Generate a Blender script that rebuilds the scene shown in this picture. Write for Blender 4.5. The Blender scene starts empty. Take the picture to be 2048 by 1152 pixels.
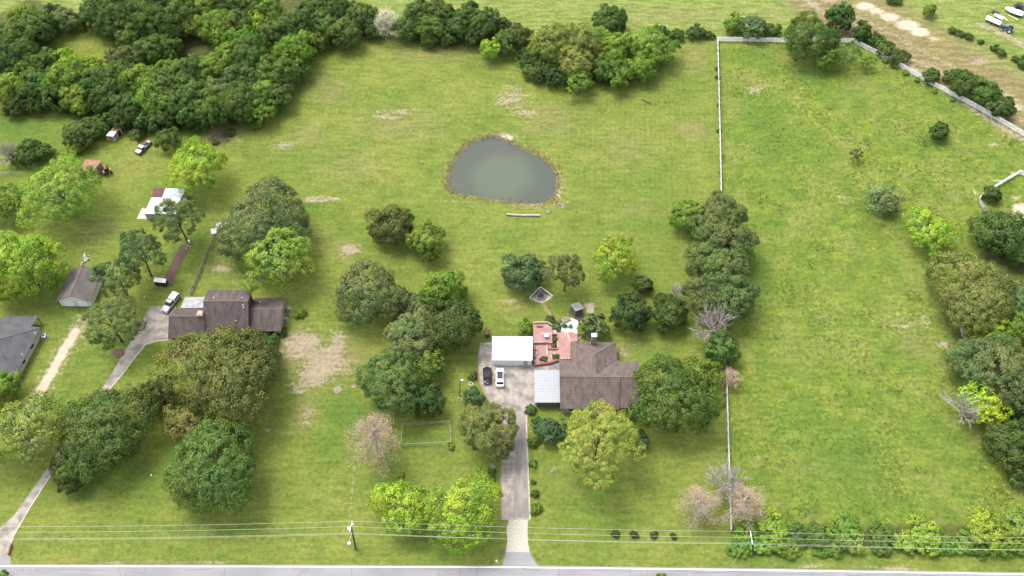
import bpy, math, random
import numpy as np
from math import radians as R_, sin, cos, tan, pi
from mathutils import Vector

SC = bpy.context.scene
COL = SC.collection

# ------------------------------------------------------------------ camera, sky, sun, exposure
CAM_H, PITCH, FPX = 203.0, R_(55.0), 2100.0
cam_data = bpy.data.cameras.new("camera")
cam_data.sensor_width = 36.0
cam_data.lens = 36.0 * FPX / 2048.0
cam_data.clip_start = 1.0
cam_data.clip_end = 6000.0
cam = bpy.data.objects.new("camera", cam_data)
COL.objects.link(cam)
cam.location = (0, 0, CAM_H)
cam.rotation_euler = (pi / 2 - PITCH, 0, 0)
SC.camera = cam

SUN_AZ, SUN_EL = R_(-50), R_(64)      # azimuth from +Y, negative = towards -X
world = bpy.data.worlds.new("World")
SC.world = world
world.use_nodes = True
wn = world.node_tree.nodes
wl = world.node_tree.links
bg = wn["Background"]
sky = wn.new("ShaderNodeTexSky")
sky.sky_type = 'NISHITA'
sky.sun_disc = False
sky.sun_elevation = SUN_EL
sky.sun_rotation = SUN_AZ
sky.dust_density = 4.0
sky.air_density = 1.0
sky.ozone_density = 1.0
hs = wn.new("ShaderNodeHueSaturation")
hs.inputs['Saturation'].default_value = 0.45
wl.new(sky.outputs[0], hs.inputs['Color'])
wl.new(hs.outputs[0], bg.inputs['Color'])
bg.inputs['Strength'].default_value = 0.15

sd = bpy.data.lights.new("sun", 'SUN')
sd.energy = 0.9
sd.angle = R_(24)
sd.color = (1.0, 0.95, 0.86)
sun = bpy.data.objects.new("sun", sd)
COL.objects.link(sun)
sdir = Vector((sin(SUN_AZ) * cos(SUN_EL), cos(SUN_AZ) * cos(SUN_EL), sin(SUN_EL)))
sun.rotation_euler = sdir.to_track_quat('Z', 'Y').to_euler()
sun.location = (-60, 200, 150)

SC.view_settings.view_transform = 'Standard'
SC.view_settings.look = 'None'
SC.view_settings.gamma = 1.0
SC.view_settings.exposure = 1.66
SC.render.engine = 'CYCLES'
SC.cycles.use_denoising = True
SC.cycles.max_bounces = 6
SC.cycles.diffuse_bounces = 3
SC.cycles.transparent_max_bounces = 6

# ------------------------------------------------------------------ where a point of the place lies
def at(px, py, z=0.0):
    u = (px - 1024.0) / FPX
    v = (576.0 - py) / FPX
    d = Vector((u, cos(PITCH) + v * sin(PITCH), -sin(PITCH) + v * cos(PITCH)))
    t = (z - CAM_H) / d.z
    return Vector((d.x * t, d.y * t, z))

def ppm(px, py, z=0.0):
    p = at(px, py, z)
    depth = p.y * cos(PITCH) + (CAM_H - z) * sin(PITCH)
    return FPX / depth

# ------------------------------------------------------------------ materials
MATS = {}
EXPK = 0.70        # albedo scale that goes with the exposure above
def _nodes(name):
    m = bpy.data.materials.new(name)
    m.use_nodes = True
    nt = m.node_tree
    return m, nt.nodes, nt.links, nt.nodes["Principled BSDF"]

def mixc(n, l, a, b, fac, mode='MIX'):
    x = n.new("ShaderNodeMix")
    x.data_type = 'RGBA'
    x.blend_type = mode
    for sock, v in ((x.inputs[6], a), (x.inputs[7], b), (x.inputs[0], fac)):
        if hasattr(v, 'is_linked'):
            l.new(v, sock)
        elif isinstance(v, (int, float)):
            sock.default_value = v
        else:
            sock.default_value = (*v, 1)
    return x.outputs[2]

def mth(n, l, op, a, b=0.0, clamp=False):
    x = n.new("ShaderNodeMath")
    x.operation = op
    x.use_clamp = clamp
    for sock, v in ((x.inputs[0], a), (x.inputs[1], b)):
        if hasattr(v, 'is_linked'):
            l.new(v, sock)
        else:
            sock.default_value = v
    return x.outputs[0]

def smooth(n, l, val, lo, hi):
    x = n.new("ShaderNodeMapRange")
    x.interpolation_type = 'SMOOTHSTEP'
    l.new(val, x.inputs[0])
    x.inputs[1].default_value = lo
    x.inputs[2].default_value = hi
    return x.outputs[0]

def noise(n, l, vec, scale, detail=4.0, rough=0.55, dist=0.0):
    x = n.new("ShaderNodeTexNoise")
    l.new(vec, x.inputs['Vector'])
    x.inputs['Scale'].default_value = scale
    x.inputs['Detail'].default_value = detail
    x.inputs['Roughness'].default_value = rough
    x.inputs['Distortion'].default_value = dist
    return x.outputs[0]

def mat(name, c1, c2=None, scale=1.0, rough=0.7, metal=0.0, bump=0.0, band=None, band_amt=0.25, lo=0.35, hi=0.65, stretch=None, spec=0.5):
    """two colours mixed by noise, optional fine bands ('x','y' or 'z' axis, period in metres)"""
    if name in MATS:
        return MATS[name]
    m, n, l, b = _nodes(name)
    if c2 is None:
        c2 = tuple(c * 0.8 for c in c1)
    k = EXPK if max(c1) < .6 else .5 + EXPK / 2
    c1, c2 = tuple(c * k for c in c1), tuple(c * k for c in c2)
    geo = n.new("ShaderNodeNewGeometry")
    pos = geo.outputs['Position']
    if stretch:
        mp = n.new("ShaderNodeMapping")
        l.new(pos, mp.inputs[0])
        mp.inputs['Scale'].default_value = stretch
        pos = mp.outputs[0]
    f = smooth(n, l, noise(n, l, pos, scale, 5.0, 0.6), lo, hi)
    col = mixc(n, l, c1, c2, f)
    if band:
        sep = n.new("ShaderNodeSeparateXYZ")
        l.new(geo.outputs['Position'], sep.inputs[0])
        w = mth(n, l, 'FRACT', mth(n, l, 'MULTIPLY', sep.outputs['xyz'.index(band[0])], 1.0 / band[1]))
        w = mth(n, l, 'GREATER_THAN', w, 0.8)
        w = mth(n, l, 'MULTIPLY', w, band_amt)
        col = mixc(n, l, col, tuple(c * 0.35 for c in c1), w)
    l.new(col, b.inputs['Base Color'])
    b.inputs['Roughness'].default_value = rough
    b.inputs['Metallic'].default_value = metal
    b.inputs['Specular IOR Level'].default_value = spec
    if bump:
        bp = n.new("ShaderNodeBump")
        bp.inputs['Strength'].default_value = bump
        bp.inputs['Distance'].default_value = 0.05
        l.new(noise(n, l, geo.outputs['Position'], scale * 6, 4), bp.inputs['Height'])
        l.new(bp.outputs[0], b.inputs['Normal'])
    MATS[name] = m
    return m

def leaf_material(name, transl=0.36):
    if name in MATS:
        return MATS[name]
    m, n, l, b = _nodes(name)
    oi = n.new("ShaderNodeObjectInfo")
    a = n.new("ShaderNodeAttribute")
    a.attribute_name = "tint"
    geo = n.new("ShaderNodeNewGeometry")
    big = noise(n, l, geo.outputs['Position'], 0.35, 3.0)
    t = mth(n, l, 'ADD', a.outputs['Fac'], mth(n, l, 'MULTIPLY', mth(n, l, 'SUBTRACT', big, 0.5), 0.9))
    t = mth(n, l, 'MULTIPLY_ADD', t, 0.5)
    t.node.inputs[2].default_value = 0.5
    dark = mixc(n, l, oi.outputs['Color'], (0.60, 0.70, 0.72), 1.0, 'MULTIPLY')
    lite = mixc(n, l, oi.outputs['Color'], (1.50, 1.36, 1.15), 1.0, 'MULTIPLY')
    hv = smooth(n, l, noise(n, l, geo.outputs['Position'], 0.16, 3.0), 0.38, 0.62)
    tc = n.new("ShaderNodeClamp")
    l.new(t, tc.inputs[0])
    col = mixc(n, l, dark, lite, tc.outputs[0])
    col = mixc(n, l, mixc(n, l, col, (1.10, 1.0, .95), 1.0, 'MULTIPLY'), mixc(n, l, col, (.86, .98, .88), 1.0, 'MULTIPLY'), hv)
    l.new(col, b.inputs['Base Color'])
    b.inputs['Roughness'].default_value = 0.6
    b.inputs['Specular IOR Level'].default_value = 0.25
    tr = n.new("ShaderNodeBsdfTranslucent")
    l.new(mixc(n, l, col, (1.15, 1.1, 0.6), 1.0, 'MULTIPLY'), tr.inputs['Color'])
    mx = n.new("ShaderNodeMixShader")
    mx.inputs[0].default_value = transl
    l.new(b.outputs[0], mx.inputs[1])
    l.new(tr.outputs[0], mx.inputs[2])
    l.new(mx.outputs[0], n["Material Output"].inputs[0])
    MATS[name] = m
    return m

LEAF = leaf_material("leaves")
BARK = mat("bark", (0.13, 0.105, 0.08), (0.07, 0.055, 0.045), 3.0, 0.9, bump=0.4)
PBARK = mat("pine bark", (0.16, 0.11, 0.085), (0.08, 0.055, 0.045), 3.0, 0.9, bump=0.4)
GBARK = mat("weathered grey branches", (0.57, 0.51, 0.45), (0.40, 0.36, 0.32), 2.0, 0.9)
PALEBARK = mat("pale bark", (0.33, 0.31, 0.27), (0.20, 0.18, 0.15), 2.0, 0.9)
DBARK = mat("dead pine bark", (0.38, 0.30, 0.26), (0.25, 0.195, 0.165), 2.0, 0.9)
WHITE = mat("white paint", (0.78, 0.78, 0.76), (0.66, 0.66, 0.64), 2.0, 0.55)
FENCEW = mat("weathered white fence", (0.59, 0.59, 0.58), (0.44, 0.44, 0.42), 1.2, 0.7)
FENCEB = mat("white rail paint", (0.93, 0.93, 0.92), (0.84, 0.84, 0.83), 1.2, 0.6)
SHINGLE = mat("brown shingles", (0.158, 0.117, 0.100), (0.097, 0.073, 0.064), 0.9, 0.9, bump=0.5, band=('z', 0.30), band_amt=0.30, stretch=(1.4, 0.5, 1))
SHINGLE2 = mat("dark brown shingles", (0.120, 0.089, 0.081), (0.070, 0.053, 0.050), 0.7, 0.9, bump=0.5, band=('z', 0.34), band_amt=0.30, stretch=(1.6, 0.35, 1))
SHINGLEG = mat("grey shingles", (0.105, 0.105, 0.11), (0.075, 0.075, 0.08), 0.6, 0.9, bump=0.4, band=('z', 0.15), band_amt=0.2)
SHINGLEB = mat("grey brown shingles", (0.17, 0.145, 0.13), (0.12, 0.10, 0.095), 0.6, 0.9, bump=0.4, band=('z', 0.15), band_amt=0.2)
RIDGE = mat("ridge shingles", (0.20, 0.15, 0.13), (0.15, 0.11, 0.10), 2.0, 0.9)
BRICK = mat("tan brick", (0.40, 0.28, 0.19), (0.28, 0.18, 0.12), 1.5, 0.9, bump=0.3, band=('z', 0.16), band_amt=0.35)
STONE = mat("tan stone", (0.42, 0.33, 0.21), (0.24, 0.19, 0.13), 2.2, 0.9, bump=0.5)
BEIGE = mat("beige wall", (0.46, 0.40, 0.32), (0.38, 0.33, 0.27), 0.8, 0.85)
REDWALL = mat("dark red siding", (0.12, 0.045, 0.035), (0.08, 0.032, 0.026), 1.0, 0.8, band=('z', 0.25))
WHITEWALL = mat("white metal siding", (0.84, 0.87, 0.90), (0.78, 0.81, 0.85), 0.6, 0.5, band=('x', 0.6), band_amt=0.2)
WHITEROOF = mat("white metal roof", (0.80, 0.80, 0.80), (0.74, 0.74, 0.74), 0.4, 0.45, band=('x', 0.9), band_amt=0.03)
CARPORTROOF = mat("weathered white metal roof", (0.335, 0.35, 0.37), (0.16, 0.175, 0.195), 1.1, 0.65, band=('y', 0.66), band_amt=0.22, stretch=(0.8, 4.0, 1), lo=0.60, hi=0.70)
GREENWALL = mat("grey green siding", (0.16, 0.18, 0.165), (0.12, 0.135, 0.125), 0.7, 0.7, band=('x', 0.3))
GLASS = mat("dark glass", (0.02, 0.024, 0.030), (0.03, 0.034, 0.042), 1.0, 0.12, spec=0.3)
TRIM = mat("pale trim", (0.60, 0.57, 0.52), (0.52, 0.49, 0.45), 2.0, 0.7)
DOORW = mat("pale garage door", (0.80, 0.81, 0.82), (0.72, 0.73, 0.75), 0.8, 0.5, band=('z', 0.5), band_amt=0.18)
DOORG = mat("grey door", (0.50, 0.51, 0.50), (0.44, 0.45, 0.44), 0.8, 0.6)
TINROOF = mat("bluish white metal roof", (0.50, 0.545, 0.585), (0.40, 0.44, 0.48), 0.5, 0.4, band=('x', 0.7), band_amt=0.12)
RUST = mat("rusty sheet metal", (0.30, 0.12, 0.065), (0.17, 0.065, 0.04), 1.6, 0.85, band=('x', 0.4), band_amt=0.3)
RUSTDARK = mat("dark red rusted roof", (0.13, 0.045, 0.035), (0.09, 0.035, 0.03), 0.8, 0.8, band=('x', 0.7), band_amt=0.2)
RUSTORANGE = mat("orange rusted roof", (0.40, 0.20, 0.12), (0.24, 0.12, 0.08), 1.2, 0.85, band=('x', 0.5), band_amt=0.25)
OLDWOOD = mat("weathered grey wood", (0.17, 0.155, 0.145), (0.10, 0.092, 0.085), 1.6, 0.9, band=('x', 0.3), band_amt=0.4)
OLDROOF = mat("weathered grey roof boards", (0.25, 0.23, 0.225), (0.16, 0.145, 0.14), 1.2, 0.9, band=('x', 0.3), band_amt=0.25)
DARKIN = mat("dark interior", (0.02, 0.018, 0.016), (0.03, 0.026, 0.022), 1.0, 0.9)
DECK = mat("red stained deck boards", (0.405, 0.215, 0.195), (0.315, 0.165, 0.15), 0.7, 0.75, band=('x', 0.3), band_amt=0.22)
DECKR = mat("red stained rail", (0.36, 0.10, 0.095), (0.28, 0.08, 0.075), 1.0, 0.7)
NEWWOOD = mat("unstained board", (0.56, 0.48, 0.36), (0.44, 0.36, 0.26), 1.0, 0.8)
CONC = mat("stained concrete", (0.385, 0.340, 0.285), (0.190, 0.168, 0.145), 0.42, 0.9, bump=0.2, lo=0.38, hi=0.66)
CONCD = mat("tyre stained concrete", (0.30, 0.268, 0.24), (0.20, 0.18, 0.165), 0.45, 0.9, bump=0.2, stretch=(1.6, 0.5, 1))
CONCEDGE = mat("pale concrete edge", (0.52, 0.47, 0.41), (0.40, 0.36, 0.31), 1.2, 0.9)
JOINT = mat("slab joint", (0.15, 0.135, 0.12), (0.24, 0.22, 0.2), 1.0, 0.95)
BRICKEDGE = mat("red brick edging", (0.33, 0.17, 0.12), (0.24, 0.12, 0.09), 3.0, 0.9)
PAVER = mat("clay paver", (0.42, 0.27, 0.19), (0.33, 0.21, 0.15), 3.0, 0.9)
ASPH = mat("bleached asphalt", (0.285, 0.280, 0.282), (0.235, 0.232, 0.236), 0.35, 0.9, bump=0.3, stretch=(0.3, 1.4, 1))
TAR = mat("tar crack seal", (0.10, 0.10, 0.12), (0.16, 0.16, 0.18), 2.0, 0.7)
LINE = mat("white road paint", (0.80, 0.80, 0.80), (0.70, 0.70, 0.70), 3.0, 0.7)
YLINE = mat("yellow road paint", (0.70, 0.48, 0.08), (0.6, 0.4, 0.08), 3.0, 0.7)
GRAVEL = mat("pale gravel", (0.56, 0.53, 0.46), (0.36, 0.33, 0.27), 5.0, 0.95, bump=0.6)
WGRAVEL = mat("white gravel", (0.72, 0.70, 0.67), (0.50, 0.48, 0.45), 3.0, 0.95, bump=0.5)
ROCK = mat("field stone", (0.34, 0.28, 0.22), (0.20, 0.165, 0.13), 2.5, 0.9, bump=0.5)
ASHES = mat("ash and charred wood", (0.10, 0.09, 0.085), (0.17, 0.15, 0.14), 4.0, 0.95)
MULCH = mat("wood mulch", (0.15, 0.095, 0.07), (0.09, 0.055, 0.04), 3.0, 0.95, bump=0.8)
SAWDUST = mat("sawdust", (0.62, 0.44, 0.22), (0.45, 0.31, 0.16), 1.5, 0.95, bump=0.4)
RUBBER = mat("tyre rubber", (0.03, 0.03, 0.03), (0.045, 0.045, 0.045), 4.0, 0.85)
RIM = mat("wheel rim", (0.45, 0.45, 0.46), (0.36, 0.36, 0.37), 4.0, 0.35, 0.6)
BLACKP = mat("black car paint", (0.008, 0.009, 0.012), (0.011, 0.012, 0.015), 1.0, 0.22, spec=0.22)
WHITEP = mat("white car paint", (0.84, 0.84, 0.84), (0.82, 0.82, 0.82), 1.0, 0.2)
SILVERP = mat("silver car paint", (0.36, 0.37, 0.37), (0.31, 0.32, 0.32), 1.0, 0.35)
LAMPG = mat("lamp glass", (0.78, 0.78, 0.75), (0.70, 0.70, 0.68), 2.0, 0.2)
TAIL = mat("red lamp glass", (0.30, 0.02, 0.02), (0.24, 0.02, 0.02), 2.0, 0.2)
STEEL = mat("galvanised steel", (0.42, 0.43, 0.44), (0.34, 0.35, 0.36), 2.0, 0.45, 0.3)
POLE = mat("creosoted pole", (0.05, 0.043, 0.038), (0.08, 0.068, 0.06), 2.0, 0.9)
WIRE = mat("weathered conductor", (0.46, 0.50, 0.42), (0.40, 0.44, 0.36), 1.0, 0.5)
PORC = mat("white insulator", (0.80, 0.80, 0.79), (0.74, 0.74, 0.73), 3.0, 0.25)
BLUEP = mat("blue tractor paint", (0.03, 0.09, 0.32), (0.025, 0.07, 0.26), 2.0, 0.4)
ORANGEP = mat("orange machine paint", (0.50, 0.16, 0.02), (0.32, 0.10, 0.02), 3.0, 0.6)
BLACKI = mat("black iron", (0.03, 0.028, 0.027), (0.05, 0.046, 0.044), 3.0, 0.7)
RUSTY = mat("rusty brown steel", (0.13, 0.075, 0.055), (0.08, 0.045, 0.035), 3.0, 0.8)
TRAILW = mat("trailer deck boards", (0.66, 0.62, 0.56), (0.54, 0.49, 0.43), 1.0, 0.8)
REDP = mat("red paint", (0.45, 0.03, 0.02), (0.36, 0.03, 0.02), 3.0, 0.5)
BRUSH = mat("dead brush", (0.30, 0.24, 0.20), (0.16, 0.125, 0.105), 2.0, 0.95)
LOG = mat("bleached log", (0.50, 0.48, 0.44), (0.36, 0.34, 0.30), 2.0, 0.9)
STUMP = mat("stump chips", (0.32, 0.26, 0.20), (0.20, 0.17, 0.12), 2.5, 0.95)

# ------------------------------------------------------------------ mesh helpers
ORIGIN = {}
class MB:
    def __init__(s):
        s.v, s.f = [], []
    def add(s, vs, fs):
        o = len(s.v)
        s.v += [tuple(v) for v in vs]
        s.f += [tuple(i + o for i in f) for f in fs]
        return s
    def box(s, c, size, rot=0.0):
        """c = centre of the base"""
        x, y, z = c
        a, b, h = size[0] / 2, size[1] / 2, size[2]
        ca, sa = cos(rot), sin(rot)
        vs = []
        for dz in (0, h):
            for dx, dy in ((-a, -b), (a, -b), (a, b), (-a, b)):
                vs.append((x + dx * ca - dy * sa, y + dx * sa + dy * ca, z + dz))
        return s.add(vs, [(3, 2, 1, 0), (4, 5, 6, 7), (0, 1, 5, 4), (1, 2, 6, 5), (2, 3, 7, 6), (3, 0, 4, 7)])
    def prism(s, poly, z0, z1):
        n = len(poly)
        vs = [(p[0], p[1], z0) for p in poly] + [(p[0], p[1], z1) for p in poly]
        fs = [tuple(range(n - 1, -1, -1)), tuple(range(n, 2 * n))]
        fs += [(i, (i + 1) % n, n + (i + 1) % n, n + i) for i in range(n)]
        return s.add(vs, fs)
    def slab(s, pts, t):
        """3D polygon made t thick, downwards"""
        n = len(pts)
        vs = [(p[0], p[1], p[2] - t) for p in pts] + [tuple(p) for p in pts]
        fs = [tuple(range(n - 1, -1, -1)), tuple(range(n, 2 * n))]
        fs += [(i, (i + 1) % n, n + (i + 1) % n, n + i) for i in range(n)]
        return s.add(vs, fs)
    def hull(s, a, b):
        """two equal loops of 3D points joined into a closed solid"""
        n = len(a)
        fs = [tuple(range(n - 1, -1, -1)), tuple(range(n, 2 * n))]
        fs += [(i, (i + 1) % n, n + (i + 1) % n, n + i) for i in range(n)]
        return s.add(list(a) + list(b), fs)
    def loft(s, rings):
        n = len(rings[0])
        vs = [p for r in rings for p in r]
        fs = [tuple(range(n - 1, -1, -1)), tuple(range((len(rings) - 1) * n, len(rings) * n))]
        for k in range(len(rings) - 1):
            for i in range(n):
                j = (i + 1) % n
                fs.append((k * n + i, k * n + j, (k + 1) * n + j, (k + 1) * n + i))
        return s.add(vs, fs)
    def tube(s, p0, p1, r0, r1=None, n=6):
        p0, p1 = Vector(p0), Vector(p1)
        r1 = r0 if r1 is None else r1
        d = (p1 - p0)
        if d.length < 1e-6:
            return s
        d.normalize()
        u = d.orthogonal().normalized()
        w = d.cross(u)
        rings = []
        for p, r in ((p0, r0), (p1, r1)):
            rings.append([p + (u * cos(2 * pi * i / n) + w * sin(2 * pi * i / n)) * r for i in range(n)])
        return s.loft(rings)
    def path(s, pts, radii, n=6):
        rings = []
        m = len(pts)
        pts = [Vector(p) for p in pts]
        for k, p in enumerate(pts):
            d = (pts[min(k + 1, m - 1)] - pts[max(k - 1, 0)]).normalized()
            u = d.cross(Vector((0.13, 0.97, 0.2))).normalized() if abs(d.dot(Vector((0.13, 0.97, 0.2)))) < 0.95 else d.cross(Vector((1, 0, 0))).normalized()
            w = d.cross(u)
            rings.append([p + (u * cos(2 * pi * i / n) + w * sin(2 * pi * i / n)) * radii[k] for i in range(n)])
        return s.loft(rings)
    def cyl(s, x, y, z0, z1, r, n=12, r1=None):
        return s.tube((x, y, z0), (x, y, z1), r, r1, n)
    def ring(s, x, y, z0, z1, ro, ri, n=20):
        vs = []
        for r, z in ((ri, z0), (ro, z0), (ro, z1), (ri, z1)):
            vs += [(x + r * cos(2 * pi * i / n), y + r * sin(2 * pi * i / n), z) for i in range(n)]
        fs = []
        for k in range(4):
            k2 = (k + 1) % 4
            for i in range(n):
                j = (i + 1) % n
                fs.append((k * n + i, k * n + j, k2 * n + j, k2 * n + i))
        return s.add(vs, fs)
    def blob(s, c, r, rng, squash=0.6, n=7, m=5, jit=0.25):
        rings = []
        for k in range(m):
            th = pi * (k + 0.35) / (m - 0.3)
            rings.append([(c[0] + r * sin(th) * cos(2 * pi * i / n) * (1 + jit * (rng.random() - .5) * 2),
                           c[1] + r * sin(th) * sin(2 * pi * i / n) * (1 + jit * (rng.random() - .5) * 2),
                           c[2] + r * squash * cos(th) * -1) for i in range(n)])
        return s.loft(rings)
    def build(s, name, m, parent=None, origin=None, local=False, shade=False, bevel=0.0, z=None):
        me = bpy.data.meshes.new(name)
        v = np.array(s.v, dtype=float)
        if parent is not None and not local:
            v = v - np.array(ORIGIN[parent.name])
        elif parent is None:
            if origin is None:
                origin = (float((v[:, 0].min() + v[:, 0].max()) / 2), float((v[:, 1].min() + v[:, 1].max()) / 2), float(v[:, 2].min()))
            v = v - np.array(origin)
        me.from_pydata([tuple(q) for q in v], [], s.f)
        me.validate()
        me.update()
        if shade:
            me.polygons.foreach_set("use_smooth", [True] * len(me.polygons))
        me.materials.append(m)
        o = bpy.data.objects.new(name, me)
        COL.objects.link(o)
        if parent is not None:
            o.parent = parent
            ORIGIN[o.name] = ORIGIN[parent.name]
        else:
            o.location = origin
            ORIGIN[o.name] = tuple(origin)
        if bevel:
            bv = o.modifiers.new("bevel", 'BEVEL')
            bv.width = bevel
            bv.segments = 2
            bv.limit_method = 'ANGLE'
        return o

def tag(o, label=None, cat=None, group=None, kind=None):
    if label: o["label"] = label
    if cat: o["category"] = cat
    if group: o["group"] = group
    if kind: o["kind"] = kind
    return o

def thing(name, loc, label, cat, group=None, rz=0.0):
    o = bpy.data.objects.new(name, None)
    o.empty_display_size = 0.5
    COL.objects.link(o)
    o.location = loc
    o.rotation_euler = (0, 0, rz)
    ORIGIN[o.name] = tuple(loc)
    return tag(o, label, cat, group)

def copy_tree(o, loc, rz=0.0, sc=None, parent=None, top=True):
    c = o.copy()
    COL.objects.link(c)
    if top:
        c.location = loc
        c.rotation_euler = (0, 0, rz)
        if sc: c.scale = sc
        ORIGIN[c.name] = tuple(loc)
    else:
        c.parent = parent
    for ch in list(o.children):
        copy_tree(ch, None, parent=c, top=False)
    return c

def structure(name, mb, m, **k):
    return tag(mb.build(name, m, **k), kind='structure')

def poly_px(pts, z=0.0):
    return [at(x, y, z) for x, y in pts]

def sheet(name, pts, z, m, kind='structure', parent=None):
    b = MB()
    q = [(p.x, p.y) for p in pts]
    b.prism(q, z - 0.05, z)
    o = b.build(name, m, parent)
    if kind and parent is None: o["kind"] = kind
    return o

# ------------------------------------------------------------------ ground
def smooth_loop(pts, k=6):
    out = []
    n = len(pts)
    for i in range(n):
        p0, p1, p2, p3 = [np.array(pts[(i + j - 1) % n][:2]) for j in range(4)]
        for q in range(k):
            t = q / k
            out.append(0.5 * (2 * p1 + (p2 - p0) * t + (2 * p0 - 5 * p1 + 4 * p2 - p3) * t * t + (3 * p1 - p0 - 3 * p2 + p3) * t ** 3))
    return np.array(out)

def inside(px, py, poly):
    r = np.zeros(px.shape, bool)
    n = len(poly)
    for i in range(n):
        x0, y0 = poly[i][0], poly[i][1]
        x1, y1 = poly[(i + 1) % n][0], poly[(i + 1) % n][1]
        c = ((y0 > py) != (y1 > py)) & (px < (x1 - x0) * (py - y0) / (y1 - y0 + 1e-12) + x0)
        r ^= c
    return r

def dist_path(px, py, pts, closed=False):
    d = np.full(px.shape, 1e9)
    n = len(pts)
    for i in range(n if closed else n - 1):
        ax, ay = pts[i][0], pts[i][1]
        bx, by = pts[(i + 1) % n][0], pts[(i + 1) % n][1]
        L = (bx - ax) ** 2 + (by - ay) ** 2 + 1e-9
        t = np.clip(((px - ax) * (bx - ax) + (py - ay) * (by - ay)) / L, 0, 1)
        d = np.minimum(d, np.hypot(px - ax - t * (bx - ax), py - ay - t * (by - ay)))
    return d

POND = smooth_loop(poly_px([(988, 273), (1022, 286), (1060, 305), (1094, 324), (1109, 345), (1112, 371), (1104, 394), (1080, 403), (1040, 404),
                            (1000, 398), (950, 390), (913, 383), (900, 371), (901, 345), (913, 318), (936, 292), (962, 279)]), 5)

step = 0.7
gx = np.concatenate([[-1500, -700, -350, -220], np.arange(-176, 176.01, step), [220, 350, 700, 1500]])
gy = np.concatenate([[-1200, -400, -100, 20], np.arange(62, 270.01, step), [290, 330, 420, 700, 1500, 3000]])
NX, NY = len(gx), len(gy)
X, Y = [a.ravel() for a in np.meshgrid(gx, gy)]
Z = np.zeros_like(X)
near = (np.abs(X - POND[:, 0].mean()) < 40) & (np.abs(Y - POND[:, 1].mean()) < 45)
sdp = np.full(X.shape, 50.0)
dd = dist_path(X[near], Y[near], POND, True)
sdp[near] = np.where(inside(X[near], Y[near], POND), -dd, dd)
WATER_Z = -0.35
Z = np.clip(WATER_Z + 0.28 * sdp, -2.2, 0.0)
Z = np.where(sdp > 30, 0, Z)

ATTR = {k: np.zeros_like(X) for k in ("bare", "dry", "lush", "pasture", "field", "sand", "litter", "mow", "bank", "brown")}
def blob(attr, px, py, rx, ry, val=1.0, rot=0.0, soft=1.0):
    c = at(px, py)
    s = ppm(px, py)
    d = PITCH + math.atan((py - 576) / FPX)
    a, b = rx / s, ry / (s * sin(d))
    ca, sa = cos(rot), sin(rot)
    u = ((X - c.x) * ca + (Y - c.y) * sa) / a
    v = (-(X - c.x) * sa + (Y - c.y) * ca) / b
    q = np.exp(-(u * u + v * v) ** soft)
    ATTR[attr] = np.maximum(ATTR[attr], q * val) if val > 0 else ATTR[attr] * (1 - q * -val)
def trail(attr, pts, w, val=1.0, soft=2.0):
    q = np.exp(-(dist_path(X, Y, poly_px(pts)) / w) ** soft)
    ATTR[attr] = np.maximum(ATTR[attr], q * val)
def region(attr, pts, val=1.0, soft=1.5):
    P = poly_px(pts)
    d = dist_path(X, Y, P, True)
    sdf = np.where(inside(X, Y, P), d, -d)
    ATTR[attr] = np.maximum(ATTR[attr], val * np.clip(0.5 + sdf / (2 * soft), 0, 1))

# rougher, greener pasture beyond the white fence; open field beyond the hedge
region("pasture", [(1434, 80), (1565, 84), (1700, 82), (1850, 165), (2048, 272), (2300, 400), (2300, 1120), (1462, 1108), (1455, 800), (1441, 400)])
region("field", [(-400, -300), (2600, -300), (2600, 560), (2300, 400), (2048, 262), (1700, 78), (1434, 78), (1200, 85), (900, 90), (640, 70), (300, 40), (-400, 60)], 1, 4)
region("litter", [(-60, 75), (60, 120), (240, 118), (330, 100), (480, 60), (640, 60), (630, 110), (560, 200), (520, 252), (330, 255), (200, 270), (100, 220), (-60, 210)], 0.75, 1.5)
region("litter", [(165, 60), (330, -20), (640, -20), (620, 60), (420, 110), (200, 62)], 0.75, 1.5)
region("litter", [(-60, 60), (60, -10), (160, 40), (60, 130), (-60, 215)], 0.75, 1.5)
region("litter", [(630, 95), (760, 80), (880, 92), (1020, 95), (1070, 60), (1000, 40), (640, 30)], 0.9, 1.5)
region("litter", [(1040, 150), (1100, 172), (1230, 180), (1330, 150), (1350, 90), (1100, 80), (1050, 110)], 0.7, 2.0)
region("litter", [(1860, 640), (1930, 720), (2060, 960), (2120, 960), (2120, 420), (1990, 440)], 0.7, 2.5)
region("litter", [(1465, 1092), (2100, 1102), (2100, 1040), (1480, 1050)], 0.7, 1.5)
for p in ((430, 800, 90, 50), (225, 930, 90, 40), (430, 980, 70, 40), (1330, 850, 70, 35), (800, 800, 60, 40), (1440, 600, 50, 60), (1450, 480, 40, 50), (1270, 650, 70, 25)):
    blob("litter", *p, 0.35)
# mown stripes
region("mow", [(1130, 95), (1430, 90), (1440, 400), (1440, 560), (1180, 520), (1120, 400), (1110, 260)], 1.0, 6)
region("mow", [(560, 760), (690, 760), (690, 1040), (520, 1050)], 0.7, 5)
region("mow", [(60, 940), (160, 760), (300, 640), (240, 740), (100, 920), (0, 1040), (-30, 1000)], 0.8, 4)
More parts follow.
